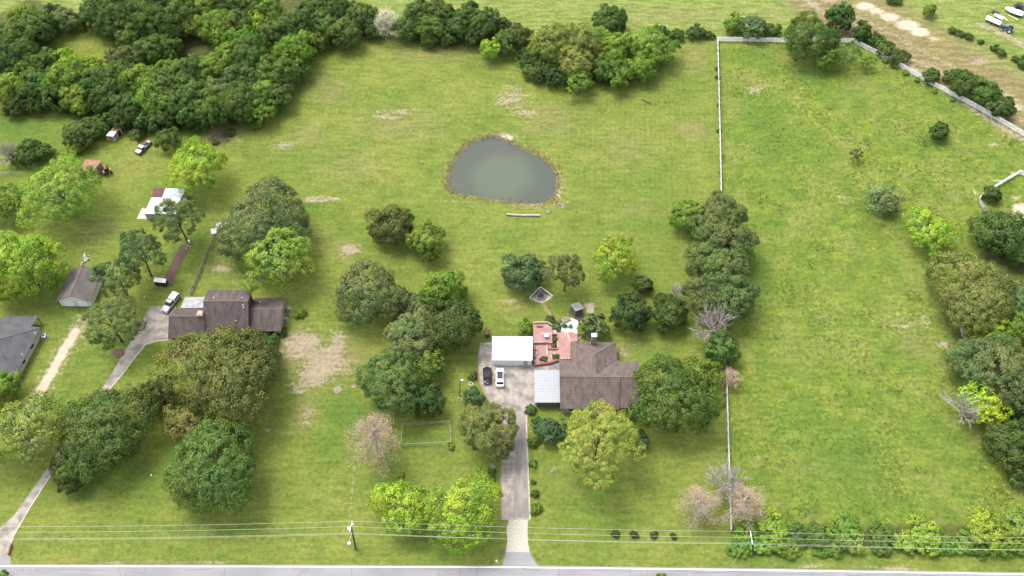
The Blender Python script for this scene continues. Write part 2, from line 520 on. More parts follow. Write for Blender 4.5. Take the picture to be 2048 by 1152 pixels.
# dry, straw coloured turf
for p in ((700, 330, 120, 60, .55), (800, 250, 150, 60, .6), (660, 180, 60, 50, .6), (1100, 240, 90, 50, .65), (1250, 300, 100, 60, .55), (1380, 260, 50, 25, .75),
          (1290, 420, 90, 30, .5), (620, 270, 60, 40, .6), (870, 110, 150, 22, .6), (1390, 120, 40, 50, .6), (1160, 140, 40, 60, .4), (560, 300, 60, 40, .4), (440, 260, 60, 30, .75),
          (260, 330, 90, 40, .45), (200, 460, 70, 50, .6), (100, 430, 60, 40, .4), (250, 540, 60, 40, .4), (430, 540, 40, 40, .5), (690, 500, 40, 25, .8), (640, 480, 60, 40, .5),
          (600, 700, 60, 60, .8), (680, 720, 70, 60, .8), (610, 820, 40, 60, .7), (590, 850, 40, 50, .5), (650, 1000, 60, 60, .3), (1030, 620, 60, 30, .5), (1250, 700, 60, 25, .5), (1010, 570, 30, 10, .4),
          (600, 1090, 500, 12, .35), (300, 1125, 400, 6, .7), (1500, 1130, 500, 5, .7), (1160, 410, 60, 30, .4), (1500, 160, 40, 40, .5), (1700, 350, 90, 60, .35), (1880, 330, 60, 30, .5),
          (1800, 580, 80, 60, .4), (1830, 690, 50, 50, .6), (1700, 490, 60, 40, .4), (1940, 300, 50, 30, .4), (1880, 130, 60, 40, .5), (1990, 180, 120, 40, .5), (800, 560, 40, 30, .3),
          (1230, 60, 120, 16, .5), (1350, 30, 160, 22, .6), (1100, 25, 150, 20, .4), (840, 20, 120, 20, .4), (1540, 30, 60, 16, .6), (720, 560, 30, 20, .3)):
    blob("dry", *p)
# bare, thatchy patches
for p in ((605, 690, 45, 34, 1), (650, 722, 50, 40, 1), (630, 750, 50, 30, .9), (675, 690, 22, 45, .8), (600, 775, 30, 20, .7), (700, 500, 26, 14, .9), (640, 398, 46, 8, .85), (690, 570, 20, 12, .5),
          (690, 735, 26, 26, .6), (615, 830, 14, 50, .55), (445, 537, 26, 12, .8), (440, 500, 16, 20, .5), (480, 560, 30, 16, .5), (770, 232, 40, 14, .6), (800, 225, 30, 8, .7), (1020, 200, 45, 30, .65),
          (1030, 180, 30, 12, .6), (1050, 225, 40, 14, .6), (570, 290, 30, 12, .6), (640, 160, 16, 8, .6), (900, 405, 30, 8, .5), (1025, 605, 24, 10, .6), (1170, 608, 30, 18, .3),
          (1245, 705, 20, 16, .6), (1270, 690, 30, 20, .35), (990, 1122, 30, 6, .5), (1510, 180, 22, 10, .7), (1525, 170, 26, 14, .5), (1805, 650, 40, 30, .5), (1850, 640, 20, 40, .5),
          (1890, 690, 15, 6, 1.0), (1825, 740, 14, 8, .5), (1690, 400, 26, 16, .5), (1660, 375, 10, 20, .5), (1985, 290, 30, 8, .6), (470, 275, 30, 8, .6), (1000, 255, 20, 10, .3), (925, 795, 20, 20, .5),
          (400, 930, 12, 8, .3), (380, 690, 20, 10, .6), (360, 720, 20, 9, .6), (237, 703, 12, 9, .5), (1110, 940, 14, 14, .5), (60, 1000, 30, 8, .2), (230, 1123, 26, 4, .8), (420, 1127, 46, 4, .8), (1620, 1133, 36, 4, .8), (1800, 1137, 60, 4, .9),
          (1960, 1141, 40, 4, .6), (1740, 1134, 30, 4, .7), (1075, 1090, 10, 10, .3), (130, 715, 20, 60, .35)):
    blob("bare", *p)
trail("bare", [(700, 1040), (704, 985), (710, 930)], 0.45, .55)
trail("bare", [(2048, 240), (1960, 215), (1900, 150), (1760, 95), (1700, 40), (1640, -20)], 2.2, .6)
trail("bare", [(2060, 100), (2020, 75), (1990, 60), (1960, 50)], 1.5, .8)
# pale sandy ground: vehicle track by the grey house, pipeline strip, riding ring
trail("sand", [(150, 665), (125, 705), (98, 755), (62, 812), (30, 860)], 1.35, .95)
trail("bare", [(165, 645), (125, 705), (98, 755), (62, 812)], 3.4, .6)
blob("sand", 155, 661, 7, 8, .7, 0)
for p in ((1730, 12, 24, 9, 1), (1752, 22, 20, 8, .8), (1780, 34, 24, 9, 1), (1815, 50, 26, 11, 1.1), (1840, 64, 22, 10, 1.1), (1868, 78, 20, 8, .6), (1620, 10, 40, 10, .4), (1960, 125, 40, 14, .45), (2030, 215, 30, 14, .6), (2045, 415, 24, 10, 1), (2040, 430, 20, 10, 1.2), (2030, 395, 18, 8, .5),
          (1950, 385, 6, 8, .6), (2000, 362, 20, 5, .6), (2025, 346, 8, 3, .8), (1980, 375, 18, 5, .6), (1178, 618, 10, 8, .5)):
    blob("sand", *p, rot=0)
trail("dry", [(1620, -40), (1740, 20), (1860, 90), (1960, 150), (2080, 235)], 12, .85)
for o_, w_ in ((0, 9), (22, 6), (-16, 5)):
    trail("brown", [(1570, -40 + o_), (1700, 45 + o_), (1800, 108 + o_), (1900, 168 + o_), (1980, 215 + o_), (2100, 300 + o_)], w_, .9)
trail("brown", [(1700, -30), (1800, 40), (1900, 100), (2000, 150), (2100, 210)], 7, .8)
trail("bare", [(1600, -10), (1700, 62), (1760, 100), (1830, 140), (1960, 225), (2060, 290)], 1.6, .75)
trail("bare", [(1580, -30), (1690, 20), (1900, 130), (2000, 180), (2060, 215)], 1.4, .6)
# deeper green
for p in ((1520, 230, 70, 60, .7), (1560, 300, 100, 70, .6), (1500, 110, 60, 22, .7), (1620, 150, 70, 30, .8), (1700, 180, 60, 40, .5), (1520, 560, 50, 90, .7), (1560, 830, 120, 60, .5), (1700, 920, 120, 80, .8),
          (1600, 700, 80, 60, .4), (1850, 280, 80, 40, .5), (1880, 860, 100, 60, .5), (1750, 1000, 160, 50, .5), (600, 420, 120, 30, .7), (720, 380, 70, 20, .5), (900, 460, 90, 40, .5), (1000, 480, 120, 40, .5), (1260, 700, 120, 40, .5), (960, 730, 20, 60, .5),
          (700, 830, 60, 50, .8), (660, 900, 60, 50, .6), (400, 1060, 400, 20, .5), (850, 1100, 300, 10, .5), (560, 610, 40, 40, .5), (350, 520, 40, 50, .6), (400, 480, 30, 60, .8), (100, 640, 100, 40, .6), (1230, 980, 100, 60, .5), (120, 780, 60, 40, .6), (200, 700, 40, 40, .5),
          (1250, 450, 160, 20, .5), (20, 260, 120, 40, .7), (1230, 20, 60, 12, .5), (120, 90, 60, 15, .6), (2000, 90, 60, 20, .5), (860, 310, 30, 100, .4), (780, 380, 120, 20, .5), (1000, 1120, 1200, 6, .5)):
    blob("lush", *p)
ATTR["brown"] *= 1 - ATTR["pasture"]
ATTR["bank"] = np.exp(-((sdp - 0.15) / 0.7) ** 2) * 1.0
ATTR["dry"] = np.maximum(ATTR["dry"], 0.5 * np.exp(-((sdp - 1.6) / 1.8) ** 2))
blob("sand", 1178, 611, 16, 9, .75)
blob("sand", 1180, 620, 9, 7, 1.2)
blob("sand", 1003, 277, 26, 7, 1.2)
blob("sand", 1060, 407, 40, 4, .9)
blob("sand", 1116, 385, 6, 16, .7)
blob("bare", 1000, 272, 50, 8, .8)
blob("bare", 1119, 370, 9, 40, .7)

gverts = np.stack([X, Y, Z], 1)
idx = np.arange(NX * NY).reshape(NY, NX)
quads = np.stack([idx[:-1, :-1], idx[:-1, 1:], idx[1:, 1:], idx[1:, :-1]], -1).reshape(-1, 4)
gm = bpy.data.meshes.new("ground")
gm.vertices.add(len(gverts))
gm.vertices.foreach_set("co", gverts.ravel().astype(np.float32))
gm.loops.add(quads.size)
gm.loops.foreach_set("vertex_index", quads.ravel().astype(np.int32))
gm.polygons.add(len(quads))
gm.polygons.foreach_set("loop_start", (np.arange(len(quads)) * 4).astype(np.int32))
gm.polygons.foreach_set("use_smooth", np.ones(len(quads), bool))
gm.update(calc_edges=True)
for k, a in ATTR.items():
    at_ = gm.attributes.new(k, 'FLOAT', 'POINT')
    at_.data.foreach_set("value", np.clip(a, 0, 1.2).astype(np.float32))

def ground_material():
    m, n, l, b = _nodes("turf")
    geo = n.new("ShaderNodeNewGeometry")
    P = geo.outputs['Position']
    def A(name):
        a = n.new("ShaderNodeAttribute")
        a.attribute_name = name
        return a.outputs['Fac']
    sep = n.new("ShaderNodeSeparateXYZ")
    l.new(P, sep.inputs[0])
    big = noise(n, l, P, 0.045, 4, 0.6)
    mid = noise(n, l, P, 0.22, 5, 0.65)
    fine = noise(n, l, P, 1.1, 6, 0.7)
    tiny = noise(n, l, P, 4.5, 4, 0.7)
    # streaked copy of the noise, combed across the mown lines
    mp = n.new("ShaderNodeMapping")
    l.new(P, mp.inputs[0])
    mp.inputs['Rotation'].default_value = (0, 0, R_(28))
    mp.inputs['Scale'].default_value = (0.35, 1.6, 1)
    comb = noise(n, l, mp.outputs[0], 0.55, 5, 0.65)
    lawn = mixc(n, l, G['lawn_a'], G['lawn_b'], smooth(n, l, big, 0.36, 0.64))
    lawn = mixc(n, l, lawn, G['lawn_c'], mth(n, l, 'MULTIPLY', smooth(n, l, mid, 0.42, 0.68), 0.55))
    past = mixc(n, l, G['past_a'], G['past_b'], smooth(n, l, mid, 0.38, 0.62))
    past = mixc(n, l, past, G['past_c'], mth(n, l, 'MULTIPLY', smooth(n, l, noise(n, l, P, 0.1, 5, 0.7, 0.6), 0.46, 0.66), 0.7))
    tuft = noise(n, l, P, 0.5, 5, 0.75, 0.4)
    past = mixc(n, l, past, (G['past_a'][0] * .55, G['past_a'][1] * .62, G['past_a'][2] * .6), mth(n, l, 'MULTIPLY', smooth(n, l, tuft, 0.53, 0.70), 0.75))
    past = mixc(n, l, past, (0.20, 0.20, 0.02), mth(n, l, 'MULTIPLY', mth(n, l, 'MULTIPLY', smooth(n, l, fine, 0.52, 0.62), smooth(n, l, noise(n, l, P, 0.07, 3, 0.6), 0.5, 0.62)), 0.6))
    field = mixc(n, l, G['field_a'], G['field_b'], smooth(n, l, comb, 0.35, 0.65))
    col = mixc(n, l, lawn, past, A("pasture"))
    col = mixc(n, l, col, field, A("field"))
    def masked(attr, lo, hi, amt, nz):
        v = mth(n, l, 'ADD', A(attr), mth(n, l, 'MULTIPLY', mth(n, l, 'SUBTRACT', nz, 0.5), amt))
        return smooth(n, l, v, lo, hi)
    col = mixc(n, l, col, G['lush'], mth(n, l, 'MULTIPLY', masked("lush", 0.15, 0.9, 0.7, mid), 0.7))
    col = mixc(n, l, col, G['dry'], mth(n, l, 'MULTIPLY', masked("dry", 0.2, 1.0, 1.0, comb), 0.85))
    # mower lines
    wv = n.new("ShaderNodeTexWave")
    wv.wave_type = 'BANDS'
    wv.bands_direction = 'X'
    wv.inputs['Scale'].default_value = 0.24
    wv.inputs['Distortion'].default_value = 0.06
    wv.inputs['Detail'].default_value = 1.0
    mp2 = n.new("ShaderNodeMapping")
    l.new(P, mp2.inputs[0])
    mp2.inputs['Rotation'].default_value = (0, 0, R_(4))
    l.new(mp2.outputs[0], wv.inputs['Vector'])
    ms = mth(n, l, 'MULTIPLY', mth(n, l, 'MULTIPLY', A("mow"), wv.outputs['Fac']), mth(n, l, 'MULTIPLY', big, 0.26))
    col = mixc(n, l, col, G['mowline'], ms)
    col = mixc(n, l, col, mixc(n, l, G['brown'], G['dry'], smooth(n, l, comb, .42, .6)), mth(n, l, 'MULTIPLY', masked("brown", 0.25, 0.9, 0.9, mid), 0.8))
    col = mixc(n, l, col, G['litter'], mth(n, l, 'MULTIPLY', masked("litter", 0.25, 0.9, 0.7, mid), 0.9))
    brk = mth(n, l, 'ADD', mth(n, l, 'ADD', mth(n, l, 'MULTIPLY', fine, 0.5), mth(n, l, 'MULTIPLY', comb, 0.3)), mth(n, l, 'MULTIPLY', tiny, 0.45))
    col = mixc(n, l, col, mixc(n, l, G['bare'], G['bare2'], tiny), mth(n, l, 'MULTIPLY', masked("bare", 0.38, 0.72, 3.2, mth(n, l, 'MULTIPLY', brk, 0.8)), 0.8))
    col = mixc(n, l, col, mixc(n, l, G['sand'], G['sand2'], smooth(n, l, fine, 0.4, 0.65)), masked("sand", 0.34, 0.8, 1.0, mth(n, l, 'ADD', mth(n, l, 'MULTIPLY', fine, .6), mth(n, l, 'MULTIPLY', mid, .5))))
    col = mixc(n, l, col, mixc(n, l, G['bank'], G['bank2'], smooth(n, l, fine, 0.4, 0.6)), masked("bank", 0.25, 0.8, 1.0, fine))
    # white clover and seed heads scattered as tiny specks
    vo = n.new("ShaderNodeTexVoronoi")
    l.new(P, vo.inputs['Vector'])
    vo.inputs['Scale'].default_value = 1.6
    sp = mth(n, l, 'MULTIPLY', mth(n, l, 'LESS_THAN', vo.outputs['Distance'], 0.13), smooth(n, l, noise(n, l, P, 0.13, 3), 0.53, 0.66))
    col = mixc(n, l, col, (0.42, 0.42, 0.34), mth(n, l, 'MULTIPLY', sp, 0.45))
    # blade level variation
    br = mth(n, l, 'MULTIPLY_ADD', fine, 1.5)
    br.node.inputs[2].default_value = 0.25
    br2 = mth(n, l, 'MULTIPLY_ADD', tiny, 1.5)
    br2.node.inputs[2].default_value = 0.25
    comb2 = n.new("ShaderNodeCombineColor")
    cb = mth(n, l, 'MULTIPLY_ADD', comb, .9)
    cb.node.inputs[2].default_value = .55
    tot = mth(n, l, 'MULTIPLY', mth(n, l, 'MULTIPLY', br, br2), cb)
    for i in range(3):
        l.new(tot, comb2.inputs[i])
    col = mixc(n, l, col, comb2.outputs[0], 1.0, 'MULTIPLY')
    l.new(col, b.inputs['Base Color'])
    b.inputs['Roughness'].default_value = 0.95
    b.inputs['Specular IOR Level'].default_value = 0.1
    bp = n.new("ShaderNodeBump")
    bp.inputs['Strength'].default_value = 0.6
    bp.inputs['Distance'].default_value = 0.25
    l.new(mth(n, l, 'ADD', fine, tiny), bp.inputs['Height'])
    l.new(bp.outputs[0], b.inputs['Normal'])
    return m

GK = 0.61
G = dict(lawn_a=(0.140, 0.200, 0.034), lawn_b=(0.190, 0.228, 0.044), lawn_c=(0.105, 0.168, 0.028),
         past_a=(0.108, 0.176, 0.026), past_b=(0.160, 0.222, 0.033), past_c=(0.210, 0.235, 0.062),
         field_a=(0.145, 0.220, 0.040), field_b=(0.225, 0.265, 0.078),
         lush=(0.080, 0.160, 0.024), dry=(0.240, 0.205, 0.090), mowline=(0.095, 0.125, 0.03),
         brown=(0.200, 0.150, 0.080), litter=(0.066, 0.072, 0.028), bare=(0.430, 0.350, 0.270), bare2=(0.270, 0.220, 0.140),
         sand=(0.600, 0.500, 0.390), sand2=(0.470, 0.370, 0.260), bank=(0.230, 0.180, 0.105), bank2=(0.150, 0.125, 0.065))
G = {k: (v[0] * GK * 1.17, v[1] * GK * 1.12, v[2] * GK * 1.16) if v[1] > v[0] else tuple(c * (GK + .08) for c in v) for k, v in G.items()}
gm.materials.append(ground_material())
ground = bpy.data.objects.new("ground", gm)
COL.objects.link(ground)
ground["kind"] = "structure"

# pond water
def water_material():
    m, n, l, b = _nodes("pond water")
    geo = n.new("ShaderNodeNewGeometry")
    P = geo.outputs['Position']
    c = Vector((POND[:, 0].mean(), POND[:, 1].mean() - 1, WATER_Z))
    vd = n.new("ShaderNodeVectorMath")
    vd.operation = 'DISTANCE'
    l.new(P, vd.inputs[0])
    vd.inputs[1].default_value = c
    r = mth(n, l, 'ADD', vd.outputs['Value'], mth(n, l, 'MULTIPLY', noise(n, l, P, 0.2, 3), 5.0))
    col = mixc(n, l, (0.066, 0.082, 0.052), (0.050, 0.059, 0.045), smooth(n, l, r, 7.0, 12.5))
    col = mixc(n, l, col, (0.07, 0.072, 0.062), mth(n, l, 'MULTIPLY', smooth(n, l, noise(n, l, P, 0.5, 5), 0.5, 0.7), 0.35))
    l.new(col, b.inputs['Base Color'])
    b.inputs['Roughness'].default_value = 0.12
    b.inputs['IOR'].default_value = 1.33
    bp = n.new("ShaderNodeBump")
    bp.inputs['Strength'].default_value = 0.12
    bp.inputs['Distance'].default_value = 0.1
    l.new(noise(n, l, P, 1.6, 3), bp.inputs['Height'])
    l.new(bp.outputs[0], b.inputs['Normal'])
    return m
cx, cy = POND[:, 0].mean(), POND[:, 1].mean()
wp = [((p[0] - cx) * 1.06 + cx, (p[1] - cy) * 1.06 + cy) for p in POND]
wb = MB()
wb.add([(x, y, WATER_Z) for x, y in wp], [tuple(range(len(wp)))])
structure("pond_water", wb, water_material())

# ------------------------------------------------------------------ road and drives
rl = [(-300, 1129), (0, 1131), (500, 1131.5), (1024, 1133), (1536, 1139), (2048, 1147), (2400, 1153)]
rn = [at(x, y) for x, y in rl]
road = MB()
vs = []
for p in rn:
    vs += [(p.x, p.y + 0.12, 0.04), (p.x, p.y - 7.2, 0.04), (p.x, p.y + 0.35, -0.05), (p.x, p.y - 7.4, -0.05)]
fs = []
for i in range(len(rn) - 1):
    a, b_ = i * 4, i * 4 + 4
    fs += [(a, a + 1, b_ + 1, b_), (a, b_, b_ + 2, a + 2), (a + 1, a + 3, b_ + 3, b_ + 1)]
road.add(vs, fs)
structure("road", road, ASPH)
def strip(pts, w, z):
    b = MB()
    P = [Vector(p) for p in pts]
    vs = []
    for i, p in enumerate(P):
        d = (P[min(i + 1, len(P) - 1)] - P[max(i - 1, 0)])
        d.z = 0
        d.normalize()
        nrm = Vector((-d.y, d.x, 0)) * w / 2
        vs += [(p.x + nrm.x, p.y + nrm.y, z), (p.x - nrm.x, p.y - nrm.y, z)]
    b.add(vs, [(2 * i, 2 * i + 1, 2 * i + 3, 2 * i + 2) for i in range(len(P) - 1)])
    return b
structure("road_edge_line", strip([(p.x, p.y - 0.16, 0) for p in rn], 0.20, 0.046), LINE)
structure("road_centre_line", strip([(p.x, p.y - 3.5, 0) for p in rn], 0.14, 0.046), YLINE)
cr = MB()
rngc = random.Random(5)
CR = [[(30, 1139), (45, 1141)], [(46, 1136), (47, 1143)], [(72, 1143), (84, 1137)], [(56, 1140), (62, 1141)], [(100, 1136), (112, 1139), (150, 1139), (185, 1141), (208, 1140)], [(72, 1136), (74, 1142)],
      [(241, 1131), (235, 1148)], [(294, 1131), (288, 1146), (252, 1144), (250, 1152)], [(372, 1141), (400, 1139), (424, 1138)], [(451, 1133), (448, 1152)], [(703, 1133), (704, 1152)], [(617, 1136), (594, 1152)],
      [(848, 1138), (876, 1139), (906, 1140)], [(858, 1135), (859, 1142)], [(877, 1139), (878, 1152)], [(920, 1134), (919, 1152)], [(955, 1135), (953, 1152)], [(984, 1141), (1000, 1139), (1024, 1141)], [(1045, 1139), (1078, 1141), (1080, 1135)],
      [(1117, 1134), (1118, 1152)], [(1258, 1137), (1262, 1152)], [(1295, 1137), (1296, 1150)], [(1340, 1138), (1342, 1142)], [(1347, 1141), (1378, 1142)], [(1388, 1145), (1430, 1146), (1468, 1143), (1495, 1146), (1530, 1148), (1560, 1147), (1648, 1150)],
      [(1620, 1140), (1624, 1152)], [(1692, 1143), (1694, 1151), (1722, 1151)], [(1840, 1150), (1870, 1152)], [(1890, 1148), (1894, 1152)], [(240, 1148), (244, 1160)], [(1046, 1136), (1050, 1140)]]
for c in CR:
    pts = []
    for i in range(len(c) - 1):
        for q in range(4):
            t = q / 4
            x = c[i][0] + (c[i + 1][0] - c[i][0]) * t
            y = c[i][1] + (c[i + 1][1] - c[i][1]) * t
            pts.append(at(x + rngc.uniform(-.6, .6), y + rngc.uniform(-.5, .5)))
    pts.append(at(*c[-1]))
    s_ = strip(pts, 0.10, 0.044)
    cr.add(s_.v, s_.f)
structure("road_crack_seal", cr, TAR)

# main drive: asphalt apron, gravel neck, concrete
sheet("driveway_apron", poly_px([(1003, 1134), (1007, 1122), (1012, 1104), (1060, 1104), (1064, 1112), (1073, 1127), (1082, 1135)]), 0.030, ASPH)
sheet("driveway_gravel", poly_px([(1012, 1105), (1015, 1080), (1013, 1060), (1017, 1040), (1056, 1038), (1055, 1060), (1056, 1085), (1060, 1105)]), 0.026, GRAVEL)
DRV = [(1003, 1040), (1002, 960), (1004, 900), (1006, 845), (997, 826), (980, 805), (968, 786), (959, 764), (957, 735), (957, 712), (960, 686), (985, 684), (985, 730), (1067, 730), (1068, 812), (1054, 816), (1053, 850), (1057, 960), (1060, 1040)]
sheet("driveway", poly_px(DRV), 0.034, CONC)
sheet("carport_slab", poly_px([(1061, 806), (1067, 733), (1118, 723), (1119, 742), (1121, 806)]), 0.030, CONC)
sheet("driveway_wheel_lane", poly_px([(1026, 1036), (1030, 960), (1031, 850), (1034, 822), (1050, 822), (1051, 850), (1055, 960), (1058, 1036)]), 0.0385, CONCD)
jn = MB()
for a, b_ in (((1009.5, 775), (1010, 826)), ((985, 731), (984, 755)), ((968, 751), (1067, 752)), ((975, 776), (1067, 776)), ((1010, 816), (1053, 817)), ((1026, 820), (1028, 1040)), ((1004, 905), (1055, 905)), ((1003, 955), (1056, 955)), ((1003, 1000), (1059, 1000)), ((1006, 862), (1053, 862)), ((958, 731), (985, 731)), ((1038, 731), (1039, 816))):
    s_ = strip([at(*a), at(*b_)], 0.07, 0.043)
    jn.add(s_.v, s_.f)
structure("driveway_joint", jn, JOINT)
s_ = strip([at(*p) for p in ((1002.5, 1038), (1001.5, 960), (1003.5, 900), (1005.5, 845), (997, 826), (980, 805), (968, 786), (958.5, 764), (956.5, 735), (956.5, 712), (959.5, 687))], 0.22, 0.052)
structure("driveway_edging", s_, BRICKEDGE)
s_ = strip([at(*p) for p in ((1060.3, 1038), (1057.3, 960), (1053.3, 850), (1054, 817))], 0.22, 0.052)
structure("driveway_kerb", s_, CONCEDGE)
# neighbour's drive
ND = [(0, 1112), (20, 1112), (22, 1086), (28, 1070), (60, 1015), (95, 960), (137, 893), (180, 830), (222, 775), (250, 742), (272, 712), (290, 690), (312, 682), (336, 680), (352, 640), (352, 612), (300, 612), (284, 640), (276, 662), (250, 700), (213, 765), (165, 832), (125, 893), (90, 943), (30, 1028), (-8, 1064), (-30, 1085), (-40, 1112)]
sheet("neighbour_driveway", poly_px(ND), 0.03, CONC)
sheet("neighbour_driveway_apron", poly_px([(-60, 1131), (-45, 1111), (20, 1111), (22, 1131)]), 0.026, ASPH)
s_ = strip([at(*p) for p in ((22, 1086), (28, 1070), (60, 1015), (95, 960), (137, 893), (180, 830), (222, 775), (250, 742), (272, 712), (290, 690), (312, 682), (336, 680))], 0.3, 0.042)
structure("neighbour_driveway_kerb", s_, CONCEDGE)
jn = MB()
for a, b_ in (((284, 640), (345, 641)), ((268, 668), (335, 664)), ((243, 706), (276, 709)), ((215, 762), (240, 760)), ((75, 965), (92, 966)), ((35, 1023), (58, 1020)), ((322, 612), (318, 660))):
    s_ = strip([at(*a), at(*b_)], 0.08, 0.036)
    jn.add(s_.v, s_.f)
structure("neighbour_driveway_joint", jn, JOINT)
# mulch strip with its old wood chips
mb_ = MB()
mpts = [(330, 572), (345, 572), (352, 548), (366, 520), (378, 498), (377, 487), (362, 490), (350, 512), (338, 538), (328, 556)]
sheet("mulch_bed", poly_px(mpts), 0.06, MULCH)
sheet("gravel_bed", poly_px([(1113, 656), (1122, 643), (1128, 634), (1142, 636), (1160, 642), (1158, 655), (1152, 668), (1140, 665), (1122, 664)]), 0.03, WGRAVEL)

# ------------------------------------------------------------------ trees
def rdir(g, n):
    v = g.normal(size=(n, 3))
    return v / np.linalg.norm(v, axis=1, keepdims=True)

def quads_mesh(name, cen, nor, size, aspect, tint, g, m, soft=None):
    n = len(cen)
    t = np.cross(nor, rdir(g, n))
    t /= np.linalg.norm(t, axis=1, keepdims=True) + 1e-9
    bt = np.cross(nor, t)
    a = (size * 0.5)[:, None]
    b = (size * aspect * 0.5)[:, None]
    bend = nor * (size * 0.16)[:, None]
    v = np.stack([cen - t * a - bend, cen - bt * b + bend * .4, cen + t * a - bend, cen + bt * b + bend * .4], 1).reshape(-1, 3)
    me = bpy.data.meshes.new(name)
    me.vertices.add(len(v))
    me.vertices.foreach_set("co", v.ravel().astype(np.float32))
    me.loops.add(n * 4)
    me.loops.foreach_set("vertex_index", np.arange(n * 4, dtype=np.int32))
    me.polygons.add(n)
    me.polygons.foreach_set("loop_start", (np.arange(n) * 4).astype(np.int32))
    me.update(calc_edges=True)
    at_ = me.attributes.new("tint", 'FLOAT', 'FACE')
    at_.data.foreach_set("value", tint.astype(np.float32))
    if soft is not None:
        s_ = soft + nor * .62
        s_ /= np.linalg.norm(s_, axis=1, keepdims=True) + 1e-9
        me.normals_split_custom_set_from_vertices(np.repeat(s_, 4, 0).tolist())
    me.materials.append(m)
    return me

KINDS = dict(
    #          rz    clear  lobes lobe_r  reach clump leaf  asp  n/clump radial zmin  irregular
    oak=dict(rz=.62, clear=.14, lobes=2.2, lr=.31, reach=.66, cr=1.05, leaf=.40, asp=.65, per=44, radial=.55, zmin=-.28, irr=.22, fill=.8),
    round=dict(rz=.86, clear=.16, lobes=2.3, lr=.29, reach=.68, cr=.90, leaf=.38, asp=.65, per=44, radial=.55, zmin=-.5, irr=.20, fill=.8),
    pecan=dict(rz=.66, clear=.34, lobes=1.7, lr=.26, reach=.74, cr=.85, leaf=.40, asp=.6, per=38, radial=.45, zmin=-.25, irr=.26, fill=.55),
    pine=dict(rz=.62, clear=1.05, lobes=1.9, lr=.27, reach=.72, cr=.72, leaf=.46, asp=.30, per=60, radial=.95, zmin=-.25, irr=.22, fill=.5),
    pinedense=dict(rz=.80, clear=.5, lobes=2.3, lr=.29, reach=.72, cr=.75, leaf=.46, asp=.32, per=60, radial=.95, zmin=-.4, irr=.16, fill=.7),
    shrub=dict(rz=.72, clear=-.25, lobes=2.2, lr=.30, reach=.68, cr=.42, leaf=.30, asp=.65, per=34, radial=.5, zmin=-.1, irr=.30, fill=.7),
    topiary=dict(rz=.92, clear=-.12, lobes=2.5, lr=.30, reach=.74, cr=.26, leaf=.18, asp=.7, per=34, radial=.8, zmin=-.3, irr=.02, fill=.8),
    sparse=dict(rz=.66, clear=.45, lobes=2.2, lr=.26, reach=.70, cr=.75, leaf=.34, asp=.5, per=20, radial=.4, zmin=-.1, irr=.3, fill=.4),
)
CACHE = {}
